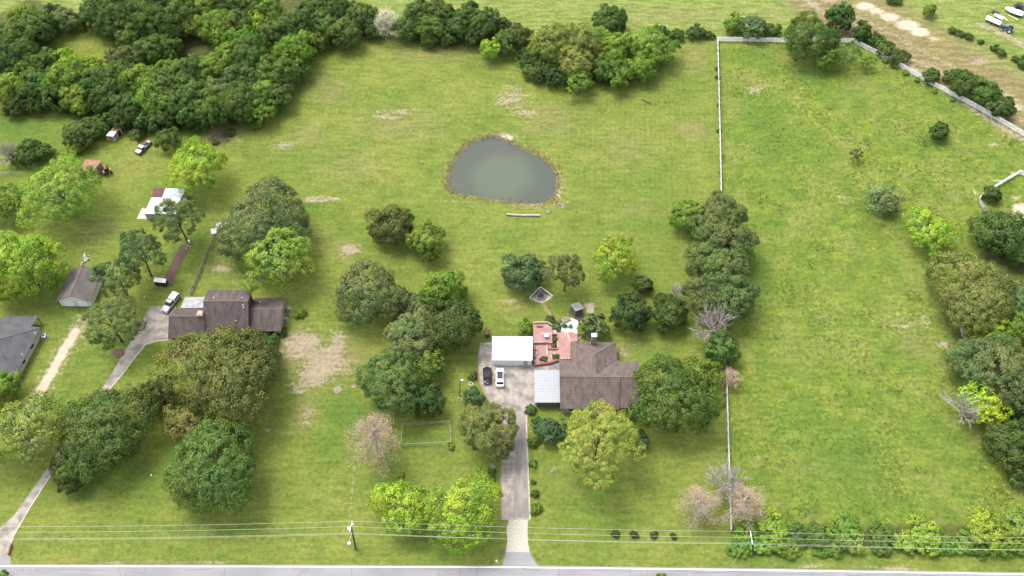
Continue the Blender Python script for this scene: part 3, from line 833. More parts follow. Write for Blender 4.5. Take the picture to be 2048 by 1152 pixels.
def tree_meshes(kind, R, var):
    """crown and trunk meshes of one kind, crown radius R (m)"""
    key = (kind, R, var)
    if key in CACHE:
        return CACHE[key]
    K = KINDS[kind]
    seed = (hash(kind) if False else sum(ord(ch) * (i + 3) for i, ch in enumerate(kind))) * 31 + int(R * 10) * 7 + var * 101
    g = np.random.default_rng(seed)
    rg = random.Random(seed)
    zc = max(.12 * R, K['clear'] * R) + K['rz'] * R * (0.75 if kind != 'pine' else 0.6)
    if kind in ('shrub', 'topiary'):
        zc = K['rz'] * R * .55
    n = int(9 + K['lobes'] * min(R, 12))
    ga = pi * (3 - 5 ** .5)
    ph = g.uniform(0, 6.28, 6)
    lobes = []
    for i in range(n):
        z = 1 - (1 - K['zmin']) * (i + .5) / n
        rr = math.sqrt(max(0, 1 - z * z))
        th = i * ga + g.uniform(-.35, .35)
        d = np.array([rr * cos(th), rr * sin(th), z])
        wob = 1 + K['irr'] * (sin(2 * th + ph[0]) * .6 + sin(3 * th + ph[1]) * .5 + cos(th + ph[2]) * .5 + g.uniform(-.6, .6))
        p = d * R * K['reach'] * wob * g.uniform(.88, 1.04)
        p[2] *= K['rz']
        lobes.append((p, R * K['lr'] * g.uniform(.75, 1.2)))
    if K['fill'] > .5:
        for i in range(max(2, n // 5)):
            d = rdir(g, 1)[0] * R * .34
            d[2] = abs(d[2]) * K['rz']
            lobes.append((d, R * K['lr'] * 1.15))
    LP = np.array([q[0] for q in lobes])
    LR = np.array([q[1] for q in lobes])
    cen, nor, tin, sof = [], [], [], []
    for i, (p, lr) in enumerate(lobes):
        cr = min(K['cr'], lr * .55) * g.uniform(.9, 1.1)
        k = int(2.7 * K['fill'] / .8 * ((lr) / cr) ** 2) + 5
        d = rdir(g, k)
        outw = p / (np.linalg.norm(p) + 1e-6)
        d = d + outw * .35 + np.array([0, 0, .25])
        d /= np.linalg.norm(d, axis=1, keepdims=True)
        c = p + d * lr * g.uniform(.72, 1.0, (k, 1)) * np.array([1, 1, .82])
        dist = np.linalg.norm(c[:, None] - LP[None], axis=2) / LR[None]
        dist[:, i] = 9
        keep = dist.min(1) > .74
        keep |= g.random(k) < .18
        c, d = c[keep], d[keep]
        if not len(c):
            continue
        lt = g.uniform(-.42, .42)
        m_ = K['per']
        cr_ = cr * g.uniform(.75, 1.2, len(c))
        ld = rdir(g, len(c) * m_) + np.repeat(d, m_, 0) * .5
        ld /= np.linalg.norm(ld, axis=1, keepdims=True)
        q = np.repeat(c, m_, 0) + ld * (np.repeat(cr_, m_) * g.uniform(.5, 1.05, len(ld)))[:, None] * np.array([1, 1, .8])
        cd = q / np.array([1, 1, K['rz']])
        cd /= np.linalg.norm(cd, axis=1, keepdims=True) + 1e-6
        if K['radial'] > .9:       # needles lie along the outward direction
            nn = np.cross(ld, rdir(g, len(ld)))
            nn = nn / (np.linalg.norm(nn, axis=1, keepdims=True) + 1e-9) + ld * .55 + cd * .35
        else:
            nn = ld * K['radial'] + cd * .45 + rdir(g, len(ld)) * .62
        nn /= np.linalg.norm(nn, axis=1, keepdims=True) + 1e-9
        cen.append(q)
        nor.append(nn)
        sof.append(ld * .60 + cd * .45 + np.array([0, 0, .12]))
        tin.append(lt + np.repeat(g.uniform(-.35, .35, len(c)), m_) + g.uniform(-.35, .35, len(q)))
    cen = np.concatenate(cen)
    nor = np.concatenate(nor)
    tin = np.concatenate(tin)
    sof = np.concatenate(sof)
    cen[:, 2] += zc
    ok = cen[:, 2] > .05
    cen, nor, tin, sof = cen[ok], nor[ok], tin[ok], sof[ok]
    size = K['leaf'] * g.uniform(.65, 1.25, len(cen)) * (1.0 if R > 4 else .85 if R > 2 else .62 if R > 1 else .45)
    crown = quads_mesh("crown", cen, nor, size, K['asp'], np.clip(tin, -1, 1), g, LEAF, sof)
    # trunk and limbs
    b = MB()
    tr = max(.05, .034 * R + .05) * (1.0 if 'pine' not in kind else .9)
    if kind in ('shrub', 'topiary', 'sparse'):
        tr = max(.03, .03 * R)
    top = np.array([g.uniform(-.06, .06) * R, g.uniform(-.06, .06) * R, zc + K['rz'] * R * .35])
    fork = max(.12 * R, K['clear'] * R * .9 + .05 * R) if kind != 'pine' else zc * .55
    if kind in ('shrub', 'topiary'):
        fork = .12 * R
    mid = np.array([g.uniform(-.03, .03) * R, g.uniform(-.03, .03) * R, fork])
    b.path([(0, 0, -.1), (0, 0, fork * .12), tuple(mid * np.array([.6, .6, .55])), tuple(mid), tuple((mid + top) / 2), tuple(top)],
           [tr * 1.6, tr * 1.15, tr, tr * .9, tr * .6, tr * .18], 7)
    order = list(range(min(n, 16)))
    for i in order:
        p = LP[i] + np.array([0, 0, zc])
        t = g.uniform(.0, .6)
        s = mid + (top - mid) * t * max(0.1, min(1, (p[2] - fork) / (top[2] - fork + 1e-6)))
        e = s + (p - s) * .96
        m1 = s + (e - s) * .5 + np.array([0, 0, -.04 * R + g.uniform(-.03, .05) * R])
        b.path([tuple(s), tuple(m1), tuple(e)], [tr * .45, tr * .3, tr * .1], 5)
        for q in range(2):
            e2 = m1 + (e - m1) * g.uniform(.4, .9) + rdir(g, 1)[0] * LR[i] * .9
            s2 = m1 + (e - m1) * g.uniform(.1, .5)
            b.path([tuple(s2), tuple((s2 + e2) / 2 + np.array([0, 0, .02 * R])), tuple(e2)], [tr * .2, tr * .13, tr * .05], 4)
    tm = bpy.data.meshes.new("trunk")
    tm.from_pydata(b.v, [], b.f)
    tm.polygons.foreach_set("use_smooth", [True] * len(tm.polygons))
    tm.materials.append(PBARK if 'pine' in kind else PALEBARK if kind in ('pecan', 'sparse') else BARK)
    CACHE[key] = (crown, tm, zc)
    return CACHE[key]

SIZES = [.7, 1.1, 1.8, 2.8, 3.8, 5.0, 6.5, 8.5, 11.0]
rngt = random.Random(77)
NUSE = {}
def put_tree(name, base, kind, R, color, label, cat='tree', group=None, hs=1.0, var=None, crown_name='crown', jitter=.06):
    S = min(SIZES, key=lambda q: abs(math.log(q / R)))
    if var is None:
        var = NUSE.get((kind, S), 0) % (3 if S < 8 else 2)
        NUSE[(kind, S)] = NUSE.get((kind, S), 0) + 1
    crown, tm, zc = tree_meshes(kind, S, var)
    k = R / S
    t = thing(name, (base[0], base[1], 0), label, cat, group, rz=rngt.uniform(0, 6.28))
    t.scale = (k, k, k * hs)
    j = [1 + rngt.uniform(-jitter, jitter) for _ in range(3)]
    c = bpy.data.objects.new(crown_name, crown)
    c.color = (color[0] * j[0] * 1.08, color[1] * j[1] * 1.20, color[2] * j[2] * 1.06, 1)
    COL.objects.link(c)
    c.parent = t
    if kind not in ('topiary',):
        w = bpy.data.objects.new("trunk" if kind not in ('shrub',) else "stem", tm)
        COL.objects.link(w)
        w.parent = t
    return t

def crown_z(kind, R, hs=1.0):
    K = KINDS[kind]
    if kind in ('shrub', 'topiary'):
        return K['rz'] * R * .55 * hs
    return (max(.12 * R, K['clear'] * R) + K['rz'] * R * (0.75 if kind != 'pine' else 0.6)) * hs

def T(px, py, w, kind, color, label, name='tree', cat='tree', group=None, hs=1.0, var=None):
    """a tree whose crown, w pixels across, is seen centred on (px, py)"""
    R = w / 2 / ppm(px, py, 5)
    z = crown_z(kind, R, hs)
    R = w / 2 / ppm(px, py, z) / 1.0
    z = crown_z(kind, R, hs)
    b = at(px, py, z)
    return put_tree(name, b, kind, R, color, label, cat, group, hs, var)

# leaf colours
C = dict(D=(.078, .116, .034), M=(.098, .146, .040), B=(.158, .228, .044), Y=(.250, .335, .048), O=(.140, .165, .055), P=(.128, .158, .062), G=(.140, .170, .078),
         K=(.054, .092, .030), L=(.215, .295, .066), BG=(.088, .136, .068), OB=(.20, .19, .06), YG=(.29, .30, .07))

# --- twiggy trees
def bare_meshes(kind, R, var):
    key = (kind, R, var)
    if key in CACHE:
        return CACHE[key]
    rg = random.Random(900 + var * 17 + int(R * 10) + len(kind) * 5)
    g = np.random.default_rng(900 + var)
    tr, br = MB(), MB()
    tips = []
    def grow(b, p, d, L, r, lev, spread):
        pts, rad = [p], [r]
        q = p.copy()
        dd = d.copy()
        for k in range(3):
            dd = (dd + Vector((rg.gauss(0, .09), rg.gauss(0, .09), rg.gauss(.03, .07)))).normalized()
            q = q + dd * L / 3
            pts.append(q.copy())
            rad.append(r * (1 - .25 * (k + 1)))
        b.path([tuple(x) for x in pts], rad, 5 if lev < 2 else 3)
        if lev >= 4 - (R < 3):
            tips.append((pts[-1], dd))
            return
        nb = 4 if lev < 2 else 3
        for i in range(nb):
            t = rg.uniform(.35, 1.0)
            s = pts[0].lerp(pts[-1], t) if t < .99 else pts[-1]
            ax = Vector((rg.gauss(0, 1), rg.gauss(0, 1), rg.gauss(.25, .6))).normalized()
            nd = (dd * (1.15 - spread * .4) + ax * spread).normalized()
            grow(b, s, nd, L * rg.uniform(.55, .8), r * .58, lev + 1, spread)
    if kind == 'bare':
        H = R * .55
        tr.path([(0, 0, -.1), (0, 0, H * .5), (.03 * R, 0, H)], [.05 * R, .04 * R, .035 * R], 7)
        n = 22
        for i in range(n):
            th = i * 2.4 + rg.uniform(-.3, .3)
            el = rg.uniform(.30, 1.3)
            d = Vector((cos(th) * cos(el), sin(th) * cos(el), sin(el)))
            grow(br, Vector((0, 0, H * rg.uniform(.45, 1))), d, R * .68, .030 * R, 1, .42)
        zc = H + .3 * R
    else:   # dead conifer: straight leader, tiers of fine drooping twigs
        H = R * 2.3
        tr.path([(0, 0, -.1), (0, 0, H * .4), (.02 * R, 0, H)], [.06 * R, .045 * R, .008 * R], 7)
        n = 34
        for i in range(n):
            z = H * (.28 + .70 * i / n)
            th = i * 2.4 + rg.uniform(-.3, .3)
            L = R * (.95 - .62 * (i / n)) * rg.uniform(.8, 1.1)
            d = Vector((cos(th), sin(th), .22)).normalized()
            grow(br, Vector((0, 0, z)), d, L * .72, .030 * R, 2, .5)
        zc = H * .55
    me = bpy.data.meshes.new("branches")
    me.from_pydata(br.v, [], br.f)
    tm = bpy.data.meshes.new("trunk")
    tm.from_pydata(tr.v, [], tr.f)
    me.materials.append(GBARK)
    tm.materials.append(GBARK if kind == 'bare' else DBARK)
    fo = None
    if kind == 'dead':
        me.materials[0] = DBARK
        tp = np.array([t[0] for t in tips])
        m_ = 20
        cen = np.repeat(tp, m_, 0) + g.normal(size=(len(tp) * m_, 3)) * .085 * R
        nor = rdir(g, len(cen)) + np.array([0, 0, .3])
        nor /= np.linalg.norm(nor, axis=1, keepdims=True)
        fo = quads_mesh("dead_foliage", cen, nor, np.full(len(cen), .32) * g.uniform(.6, 1.2, len(cen)), .26, g.uniform(-.8, .8, len(cen)), g, LEAF)
    CACHE[key] = (me, tm, fo, zc)
    return CACHE[key]

def BT(px, py, w, kind, label, name='bare_tree', color=(.30, .235, .20), group=None, var=0, barkmat=None, hs=1.0):
    R = w / 2 / ppm(px, py, 3)
    S = min((1.5, 2.5, 4.0, 5.5), key=lambda q: abs(math.log(q / R)))
    me, tm, fo, zc = bare_meshes(kind, S, var)
    k = R / S
    b = at(px, py, zc * k * hs)
    t = thing(name, (b.x, b.y, 0), label, 'tree', group, rz=rngt.uniform(0, 6.28))
    t.scale = (k, k, k * hs)
    for nm, mm in (("branches", me), ("trunk", tm), ("dead_foliage", fo)):
        if mm is None: continue
        o = bpy.data.objects.new(nm, mm)
        COL.objects.link(o)
        o.parent = t
        if nm == "dead_foliage":
            o.color = (*color, 1)
    return t

# --- the yard trees, one by one
T(522, 452, 185, 'oak', C['G'], 'broad dull olive live oak behind the brown roofed house, touching the bright thin tree', 'oak_tree')
T(556, 522, 150, 'pecan', C['L'], 'bright yellow green open crowned tree with pale limbs right behind the brown two storey roof', 'pecan_tree')
T(781, 452, 94, 'round', (.118, .130, .045), 'dense round olive brown tree paired with a brighter one in the open lawn', 'tree')
T(849, 483, 84, 'round', C['B'], 'bright green round tree overlapping the olive brown one in the open lawn', 'tree')
T(737, 587, 156, 'oak', C['G'], 'large spreading grey green live oak on the lawn between the two brown houses', 'oak_tree')
T(888, 575, 90, 'round', C['B'], 'bright green tree rising behind the darkest round tree of the clump', 'tree')
T(828, 622, 90, 'oak', C['G'], 'dull grey green tree between the spreading live oak and the darkest tree', 'tree')
T(907, 652, 120, 'round', C['D'], 'very dark green dense tree of the clump nearest the white garage', 'tree')
T(822, 676, 118, 'pinedense', C['G'], 'grey green pine crown in the clump, above the yellow green tree', 'pine_tree', hs=.8)
T(848, 735, 92, 'pecan', C['B'], 'bright lime green tree peeking out behind the big olive pine', 'tree')
T(850, 800, 80, 'round', C['D'], 'dark tree shaded behind the big olive pine beside the wire pen', 'tree')
T(781, 765, 136, 'pinedense', C['P'], 'big rounded olive pine above the pinkish dead conifer', 'pine_tree', hs=.85)
BT(750, 882, 120, 'dead', 'pinkish brown dead conifer standing beside the chain link pen', 'dead_conifer', (.44, .32, .275), hs=.85)
T(808, 1020, 128, 'pecan', C['Y'], 'smaller of two lime green trees by the power lines, next to the utility pole', 'tree', hs=.9)
T(935, 1022, 168, 'pecan', C['Y'], 'larger lime green tree by the power lines, leaning over the gravel drive', 'tree', hs=.9)
T(984, 858, 122, 'pinedense', (.150, .178, .066), 'olive pine overhanging the concrete drive of the central house', 'pine_tree', hs=.85)
T(1196, 880, 176, 'pine', (.270, .268, .074), 'large yellowish pine standing in front of the central house', 'pine_tree', hs=.75)
T(1335, 798, 176, 'oak', C['M'], 'large dark green live oak covering the end of the central house roof', 'oak_tree', hs=1.1)
T(1400, 757, 90, 'pecan', C['B'], 'bright green tree between the large live oak and the white rail fence', 'tree')
T(1047, 547, 90, 'round', C['BG'], 'dark bluish green round tree just behind the stone fire pit', 'tree')
T(1131, 543, 80, 'pine', C['P'], 'thin olive pine with a long bare trunk beside the fire pit', 'pine_tree', hs=1.15)
T(1228, 522, 100, 'pecan', C['Y'], 'light green many stemmed tree alone on the lawn behind the wooden play tower', 'tree', hs=.95)
T(1286, 570, 42, 'round', C['D'], 'small dark rounded tree above the two dark trees on the lawn', 'tree')
T(1266, 624, 86, 'round', C['K'], 'dark green tree left of its twin, on the lawn behind the central house', 'tree')
T(1340, 627, 82, 'round', C['D'], 'dark green tree between its twin and the row of tall pines', 'tree')
BT(1352, 585, 50, 'bare', 'small bare grey tree behind the dark tree beside the pine row', var=1)
BT(1430, 650, 96, 'bare', 'large bare grey tree spreading over the fence below the pine row', var=0)
T(1442, 697, 76, 'round', C['M'], 'green bushy tree on the fence line below the large bare tree', 'tree')
T(1378, 433, 76, 'round', C['B'], 'bright green tree at the top of the row of tall pines', 'tree')
for x, y, w, d in ((1446, 430, 100, 'topmost pine of the row along the fence'), (1424, 470, 100, 'second pine down the fence row, with a brownish olive crown'), (1462, 492, 100, 'pine bulging into the pasture in the middle of the fence row'),
                   (1412, 522, 90, 'pine on the lawn side in the middle of the fence row'), (1450, 548, 116, 'large olive pine in the lower middle of the fence row'), (1418, 588, 92, 'low pine at the bottom of the fence row on the lawn side'), (1464, 598, 104, 'lowest pine of the fence row, on its pasture side')):
    T(x, y, w, 'pinedense', C['P'], d, 'pine_tree', group='row of pines along the fence', hs=.95)
BT(1461, 757, 50, 'dead', 'small pinkish dead conifer on the fence line beside the bright green tree', 'dead_conifer', (.46, .355, .315), var=1, hs=.7)
BT(1398, 1012, 96, 'dead', 'pinkish dead conifer on the lawn side of the fence near the road', 'dead_conifer', (.46, .355, .315), var=2, hs=.6)
BT(1485, 1012, 100, 'dead', 'pinkish dead conifer on the pasture side of the fence near the road', 'dead_conifer', (.46, .355, .315), var=1, hs=.6)
BT(1455, 966, 92, 'bare', 'bare whitish tree above the pair of dead conifers near the road', var=1)

# neighbour's trees
T(122, 388, 168, 'pecan', C['L'], 'large bright yellow green tree beside the orange roofed open shed', 'pecan_tree', hs=.95)
T(392, 338, 132, 'pecan', C['Y'], 'pale yellow green tree above the white and red roofed shed', 'pecan_tree', hs=.95)
T(340, 277, 54, 'pecan', C['M'], 'small green tree above the pale yellow green one, near the junk truck', 'tree')
T(8, 405, 90, 'pecan', C['B'], 'bright green tree cut by the photo edge beside the large yellow green tree', 'tree')
T(50, 530, 160, 'round', C['Y'], 'dense lime green tree behind the white garage with a grey brown roof', 'tree')
T(356, 438, 100, 'pine', (.118, .158, .062), 'pine with a leaning trunk in front of the white metal shed', 'pine_tree', hs=1.05)
T(282, 508, 100, 'pine', (.106, .145, .060), 'pine with a dark trunk next to the white covered wood rack', 'pine_tree', hs=1.05)
T(238, 558, 92, 'pine', (.118, .158, .062), 'pine between the white garage and the pickup truck', 'pine_tree', hs=1.1)
T(222, 645, 124, 'pine', (.112, .160, .060), 'pine with a mulch ring at the bend of the neighbour drive', 'pine_tree', hs=.8)
T(42, 862, 180, 'pecan', (.200, .260, .070), 'pale yellow green thin crowned tree left of the concrete drive', 'tree', hs=.9)
T(5, 775, 70, 'round', C['B'], 'bright green tree at the corner of the grey roofed house', 'tree')
T(218, 864, 206, 'oak', C['M'], 'huge dark green oak overhanging the neighbour drive', 'oak_tree', hs=.95)
T(140, 940, 90, 'round', C['D'], 'low dark tree at the edge of the neighbour drive under the huge oak', 'tree')
T(446, 762, 236, 'oak', (.142, .162, .052), 'huge olive and bronze live oak in front of the brown two storey house', 'oak_tree', hs=1.0)
T(380, 840, 110, 'oak', (.190, .175, .066), 'bronze tinged live oak lobe between the huge olive oak and the huge dark oak', 'oak_tree')
T(520, 720, 90, 'oak', C['BG'], 'dark bluish green oak at the wall of the brown two storey house', 'oak_tree')
T(312, 790, 70, 'round', C['D'], 'dark green tree squeezed between the huge oaks above the drive', 'tree')
T(434, 936, 206, 'oak', (.112, .168, .048), 'huge fresh green oak nearest the road on the neighbour lawn', 'oak_tree', hs=1.05)
T(168, 268, 84, 'shrub', C['M'], 'dark thicket shrub beside the small rusty striped shed', 'shrub', 'shrub')
T(205, 250, 60, 'shrub', C['M'], 'green thicket shrub behind the small rusty striped shed', 'shrub', 'shrub')
T(150, 300, 40, 'shrub', C['B'], 'bright shrub at the edge of the thicket above the large yellow green tree', 'shrub', 'shrub')
T(55, 312, 64, 'shrub', C['D'], 'dark bush next to the bare tree beside the wire fence', 'shrub', 'shrub')
T(85, 305, 50, 'shrub', C['M'], 'green bush between the bare tree and the thicket', 'shrub', 'shrub')
BT(14, 310, 56, 'bare', 'bare pale tree at the photo edge above the bright green trees', var=0)
BT(773, 48, 56, 'dead', 'silvery white dead tree in the hedge row at the far end of the mown field', 'bare_tree', (.62, .60, .57), var=2, hs=1.0)
BT(992, 42, 44, 'bare', 'bare grey tree at the end of the dark hedge row', var=1)
T(984, 98, 52, 'pecan', C['Y'], 'single bright lime tree standing in front of the far hedge row', 'tree', hs=1.1)

# copse in the mown field
CP = 'trees of the copse in the mown field'
for x, y, w, k, c, d in ((1060, 125, 60, 'shrub', 'D', 'dark bush at the rounded end of the copse'), (1085, 145, 60, 'shrub', 'D', 'dark bush under the olive trees at the edge of the copse'), (1115, 158, 56, 'shrub', 'K', 'darkest low bush at the lower edge of the copse'), (1065, 148, 46, 'shrub', 'M', 'green bush on the curved edge of the copse'),
                         (1105, 90, 92, 'round', 'OL', 'olive yellow tree over the dark bushes of the copse'), (1168, 88, 92, 'round', 'OL', 'olive yellow tree at the centre top of the copse'), (1150, 128, 76, 'round', 'OL', 'olive yellow tree in front of its like in the copse'), (1130, 112, 60, 'round', 'OB', 'bronze tinted tree inside the copse'),
                         (1157, 165, 60, 'pecan', 'B', 'bright green tree with pale trunks at the lowest point of the copse'), (1232, 100, 82, 'round', 'B', 'bright green tree in the upper middle of the copse'), (1213, 140, 66, 'round', 'M', 'mid green tree in the lower middle of the copse'), (1238, 150, 62, 'pecan', 'B', 'bright green tree with a white trunk at the front of the copse'),
                         (1290, 95, 84, 'round', 'L', 'light green tree in the outer half of the copse'), (1325, 100, 70, 'pecan', 'B', 'green tree at the end of the copse facing the white fence'), (1282, 138, 64, 'round', 'B', 'bright green tree at the front outer corner of the copse'), (1200, 80, 60, 'round', 'L', 'light green treetop between olive trees of the copse')):
    T(x, y, w, k, {'OL': (.205, .245, .072)}.get(c) or C[c], d, 'shrub' if k == 'shrub' else 'tree', 'shrub' if k == 'shrub' else 'tree', CP, hs=1.05)
T(1218, 46, 72, 'oak', C['D'], 'dark rounded oak in the open field just beyond the copse', 'oak_tree', hs=1.1)
for x, y, w, c, d in ((1095, 70, 40, 'D', 'dark bush between the hedge row and the copse'), (1060, 78, 40, 'M', 'green bush at the start of the low hedge beside the copse'), (1390, 68, 40, 'D', 'dark bush on the field edge near the corner of the white fence'), (1418, 72, 24, 'D', 'smallest dark bush at the corner of the white fence'), (1352, 72, 34, 'M', 'green bush behind the outer end of the copse'), (1320, 66, 40, 'M', 'green bush on the field edge behind the copse')):
    T(x, y, w, 'shrub', C[c], d, 'shrub', 'shrub')

# upper right
for x, y, w, k, c, d, h in ((1617, 78, 112, 'oak', 'M', 'large dark oak straddling the far white fence', 1.2), (1650, 113, 58, 'pecan', 'B', 'light green tree with a white trunk beside the large dark oak', 1.1), (1690, 112, 62, 'sparse', 'M', 'thin pale tree inside the corner of the white fence', 1.0), (1735, 125, 36, 'sparse', 'B', 'thin small tree next to the diagonal white fence', 1.0),
                            (1678, 36, 60, 'round', 'D', 'dark round tree beyond the fence next to the large dark oak', 1.1), (1723, 64, 42, 'round', 'D', 'dark narrow tree behind the bend of the white fence', 1.1), (1748, 80, 40, 'shrub', 'D', 'dark bush along the diagonal white fence, uppermost', 1), (1768, 98, 46, 'shrub', 'M', 'green bush along the diagonal white fence, second', 1),
                            (1795, 118, 44, 'shrub', 'D', 'dark bush along the diagonal white fence, third', 1), (1864, 152, 38, 'round', 'D', 'dark small tree midway along the diagonal white fence', .8), (1928, 168, 66, 'round', 'D', 'dark green tree in the clump beyond the diagonal fence', .9), (1968, 185, 66, 'round', 'M', 'green tree in the middle of the clump beyond the diagonal fence', .9),
                            (2003, 215, 56, 'round', 'D', 'dark tree at the low end of the clump beyond the diagonal fence', .8), (1985, 200, 46, 'round', 'D', 'dark small tree inside the clump beyond the diagonal fence', .8), (1905, 155, 40, 'shrub', 'M', 'green bush at the upper end of the clump beyond the diagonal fence', 1),
                            (1468, 48, 44, 'round', 'B', 'bright green tree just outside the corner of the white fence', 1), (1510, 56, 58, 'round', 'G', 'grey green tree just outside the far white fence', .9), (1543, 62, 40, 'shrub', 'M', 'bush between the grey green tree and the large dark oak', 1),
                            (1860, 20, 30, 'pecan', 'B', 'small bright tree alone beside the sandy strip', 1.1), (1788, 0, 30, 'shrub', 'M', 'bush at the top photo edge beside the sandy strip', 1)):
    T(x, y, w, k, C[c], d, 'shrub' if k == 'shrub' else 'tree', 'shrub' if k == 'shrub' else 'tree', hs=h)
for i, (x, y, w) in enumerate(((1905, 62, 18), (1922, 68, 20), (1938, 74, 20), (1960, 84, 14), (1990, 98, 18), (2002, 106, 22), (2030, 118, 16), (2046, 128, 30))):
    T(x, y, w, 'shrub', C['M' if i % 2 else 'D'], 'small bush in the broken hedge line between the sandy strip and the parked trailers', 'shrub', 'shrub', 'bushes of the broken hedge line')

# pasture
T(1880, 263, 42, 'round', C['D'], 'small dark tree alone in the pasture near the diagonal fence', 'tree')
T(1712, 311, 30, 'sparse', C['G'], 'tiny thin tree with a pale trunk in the pasture', 'tree', hs=1.3)
T(1765, 398, 92, 'sparse', (.20, .235, .12), 'greyish sparse tree in the middle of the pasture', 'tree', hs=.7)
T(1768, 405, 60, 'oak', C['G'], 'dull green low tree under the greyish sparse one in the pasture', 'tree')
T(1857, 465, 108, 'pecan', C['Y'], 'wide yellow green tree in the pasture below the greyish sparse tree', 'tree', hs=.8)
T(1985, 388, 38, 'round', C['D'], 'small dark tree inside the corner of the corral fence', 'tree')
for x, y, w, k, c, d in ((2000, 470, 116, 'oak', 'D', 'dark oak below the corral fence corner'), (2040, 505, 80, 'oak', 'D', 'dark oak at the photo edge below the corral'), (1942, 592, 176, 'oak', 'OL', 'broad olive yellow live oak at the side of the pasture'), (2030, 600, 90, 'oak', 'G', 'greyish tree cut by the photo edge behind the olive yellow oak'), (1985, 665, 90, 'pecan', 'Y', 'lime green tree below the broad olive yellow oak'), (2030, 650, 80, 'pecan', 'B', 'bright tree at the photo edge beside the lime green tree'),
                         (1985, 745, 180, 'oak', 'G', 'wide dull green oak below the lime green tree at the photo edge'), (1940, 720, 80, 'oak', 'O', 'dull olive oak lobe reaching into the pasture by the bare spot'), (2025, 890, 130, 'oak', 'D', 'dark grey green oak at the lower side of the pasture'), (2045, 950, 70, 'oak', 'D', 'dark tree cut by the photo edge at the lower side of the pasture'), (2040, 800, 90, 'oak', 'D', 'dark oak at the photo edge behind the half bare lime tree')):
    T(x, y, w, k, {'OL': (.195, .210, .075)}.get(c) or C[c], d, 'oak_tree' if k == 'oak' else 'tree', hs=.95)
T(1968, 808, 100, 'pecan', (.36, .44, .045), 'half bare lime yellow tree against the dark oaks', 'tree')
BT(1932, 815, 90, 'bare', 'bare grey half of the lime yellow tree at the pasture side', var=0)

# hedge of trees along the road
HEDGE = [(1490, 1072, 64, 'pecan', 'B'), (1476, 1098, 54, 'shrub', 'B'), (1522, 1088, 60, 'shrub', 'L'), (1548, 1056, 84, 'pecan', 'Y'), (1556, 1086, 60, 'pecan', 'B'), (1588, 1072, 66, 'shrub', 'M'), (1642, 1078, 70, 'shrub', 'M'), (1690, 1056, 84, 'pecan', 'B'), (1700, 1080, 70, 'pecan', 'L'), 
         (1768, 1070, 66, 'shrub', 'M'), (1848, 1064, 88, 'pecan', 'Y'), (1812, 1082, 60, 'pecan', 'L'), (1860, 1092, 60, 'pecan', 'Y'), (1888, 1088, 56, 'shrub', 'B'), (1932, 1082, 66, 'shrub', 'B'), (1972, 1058, 100, 'pecan', 'Y'), (2002, 1084, 66, 'pecan', 'B'), (2040, 1050, 84, 'pecan', 'L'), (2045, 1085, 66, 'shrub', 'B'), (1578, 1096, 54, 'shrub', 'B'), (1665, 1096, 54, 'shrub', 'B'), (1762, 1094, 54, 'shrub', 'M'), (1955, 1096, 56, 'shrub', 'M'), (1640, 1104, 36, 'shrub', 'B')]
for x, y, w, k, c_ in HEDGE:
    d = {'Y': 'lime green', 'L': 'pale lime green', 'B': 'bright green', 'M': 'mid green'}[c_] + (' young tree rising from' if k == 'pecan' else ' bush in') + ' the roadside hedge of the pasture'
    T(x, y, w * .88, k, C[c_], d, 'shrub' if k == 'shrub' else 'tree', 'shrub' if k == 'shrub' else 'tree', d.replace('tree', 'trees').replace('bush', 'bushes'), hs=.58 if k == 'pecan' else .6)
# treetops rising from beyond the road
T(1324, 1160, 30, 'pecan', C['B'], 'small treetop poking up from beyond the road near the bottom edge', 'tree')
T(0, 1160, 36, 'pecan', C['B'], 'small treetop at the bottom corner beyond the road by the neighbour drive', 'tree')

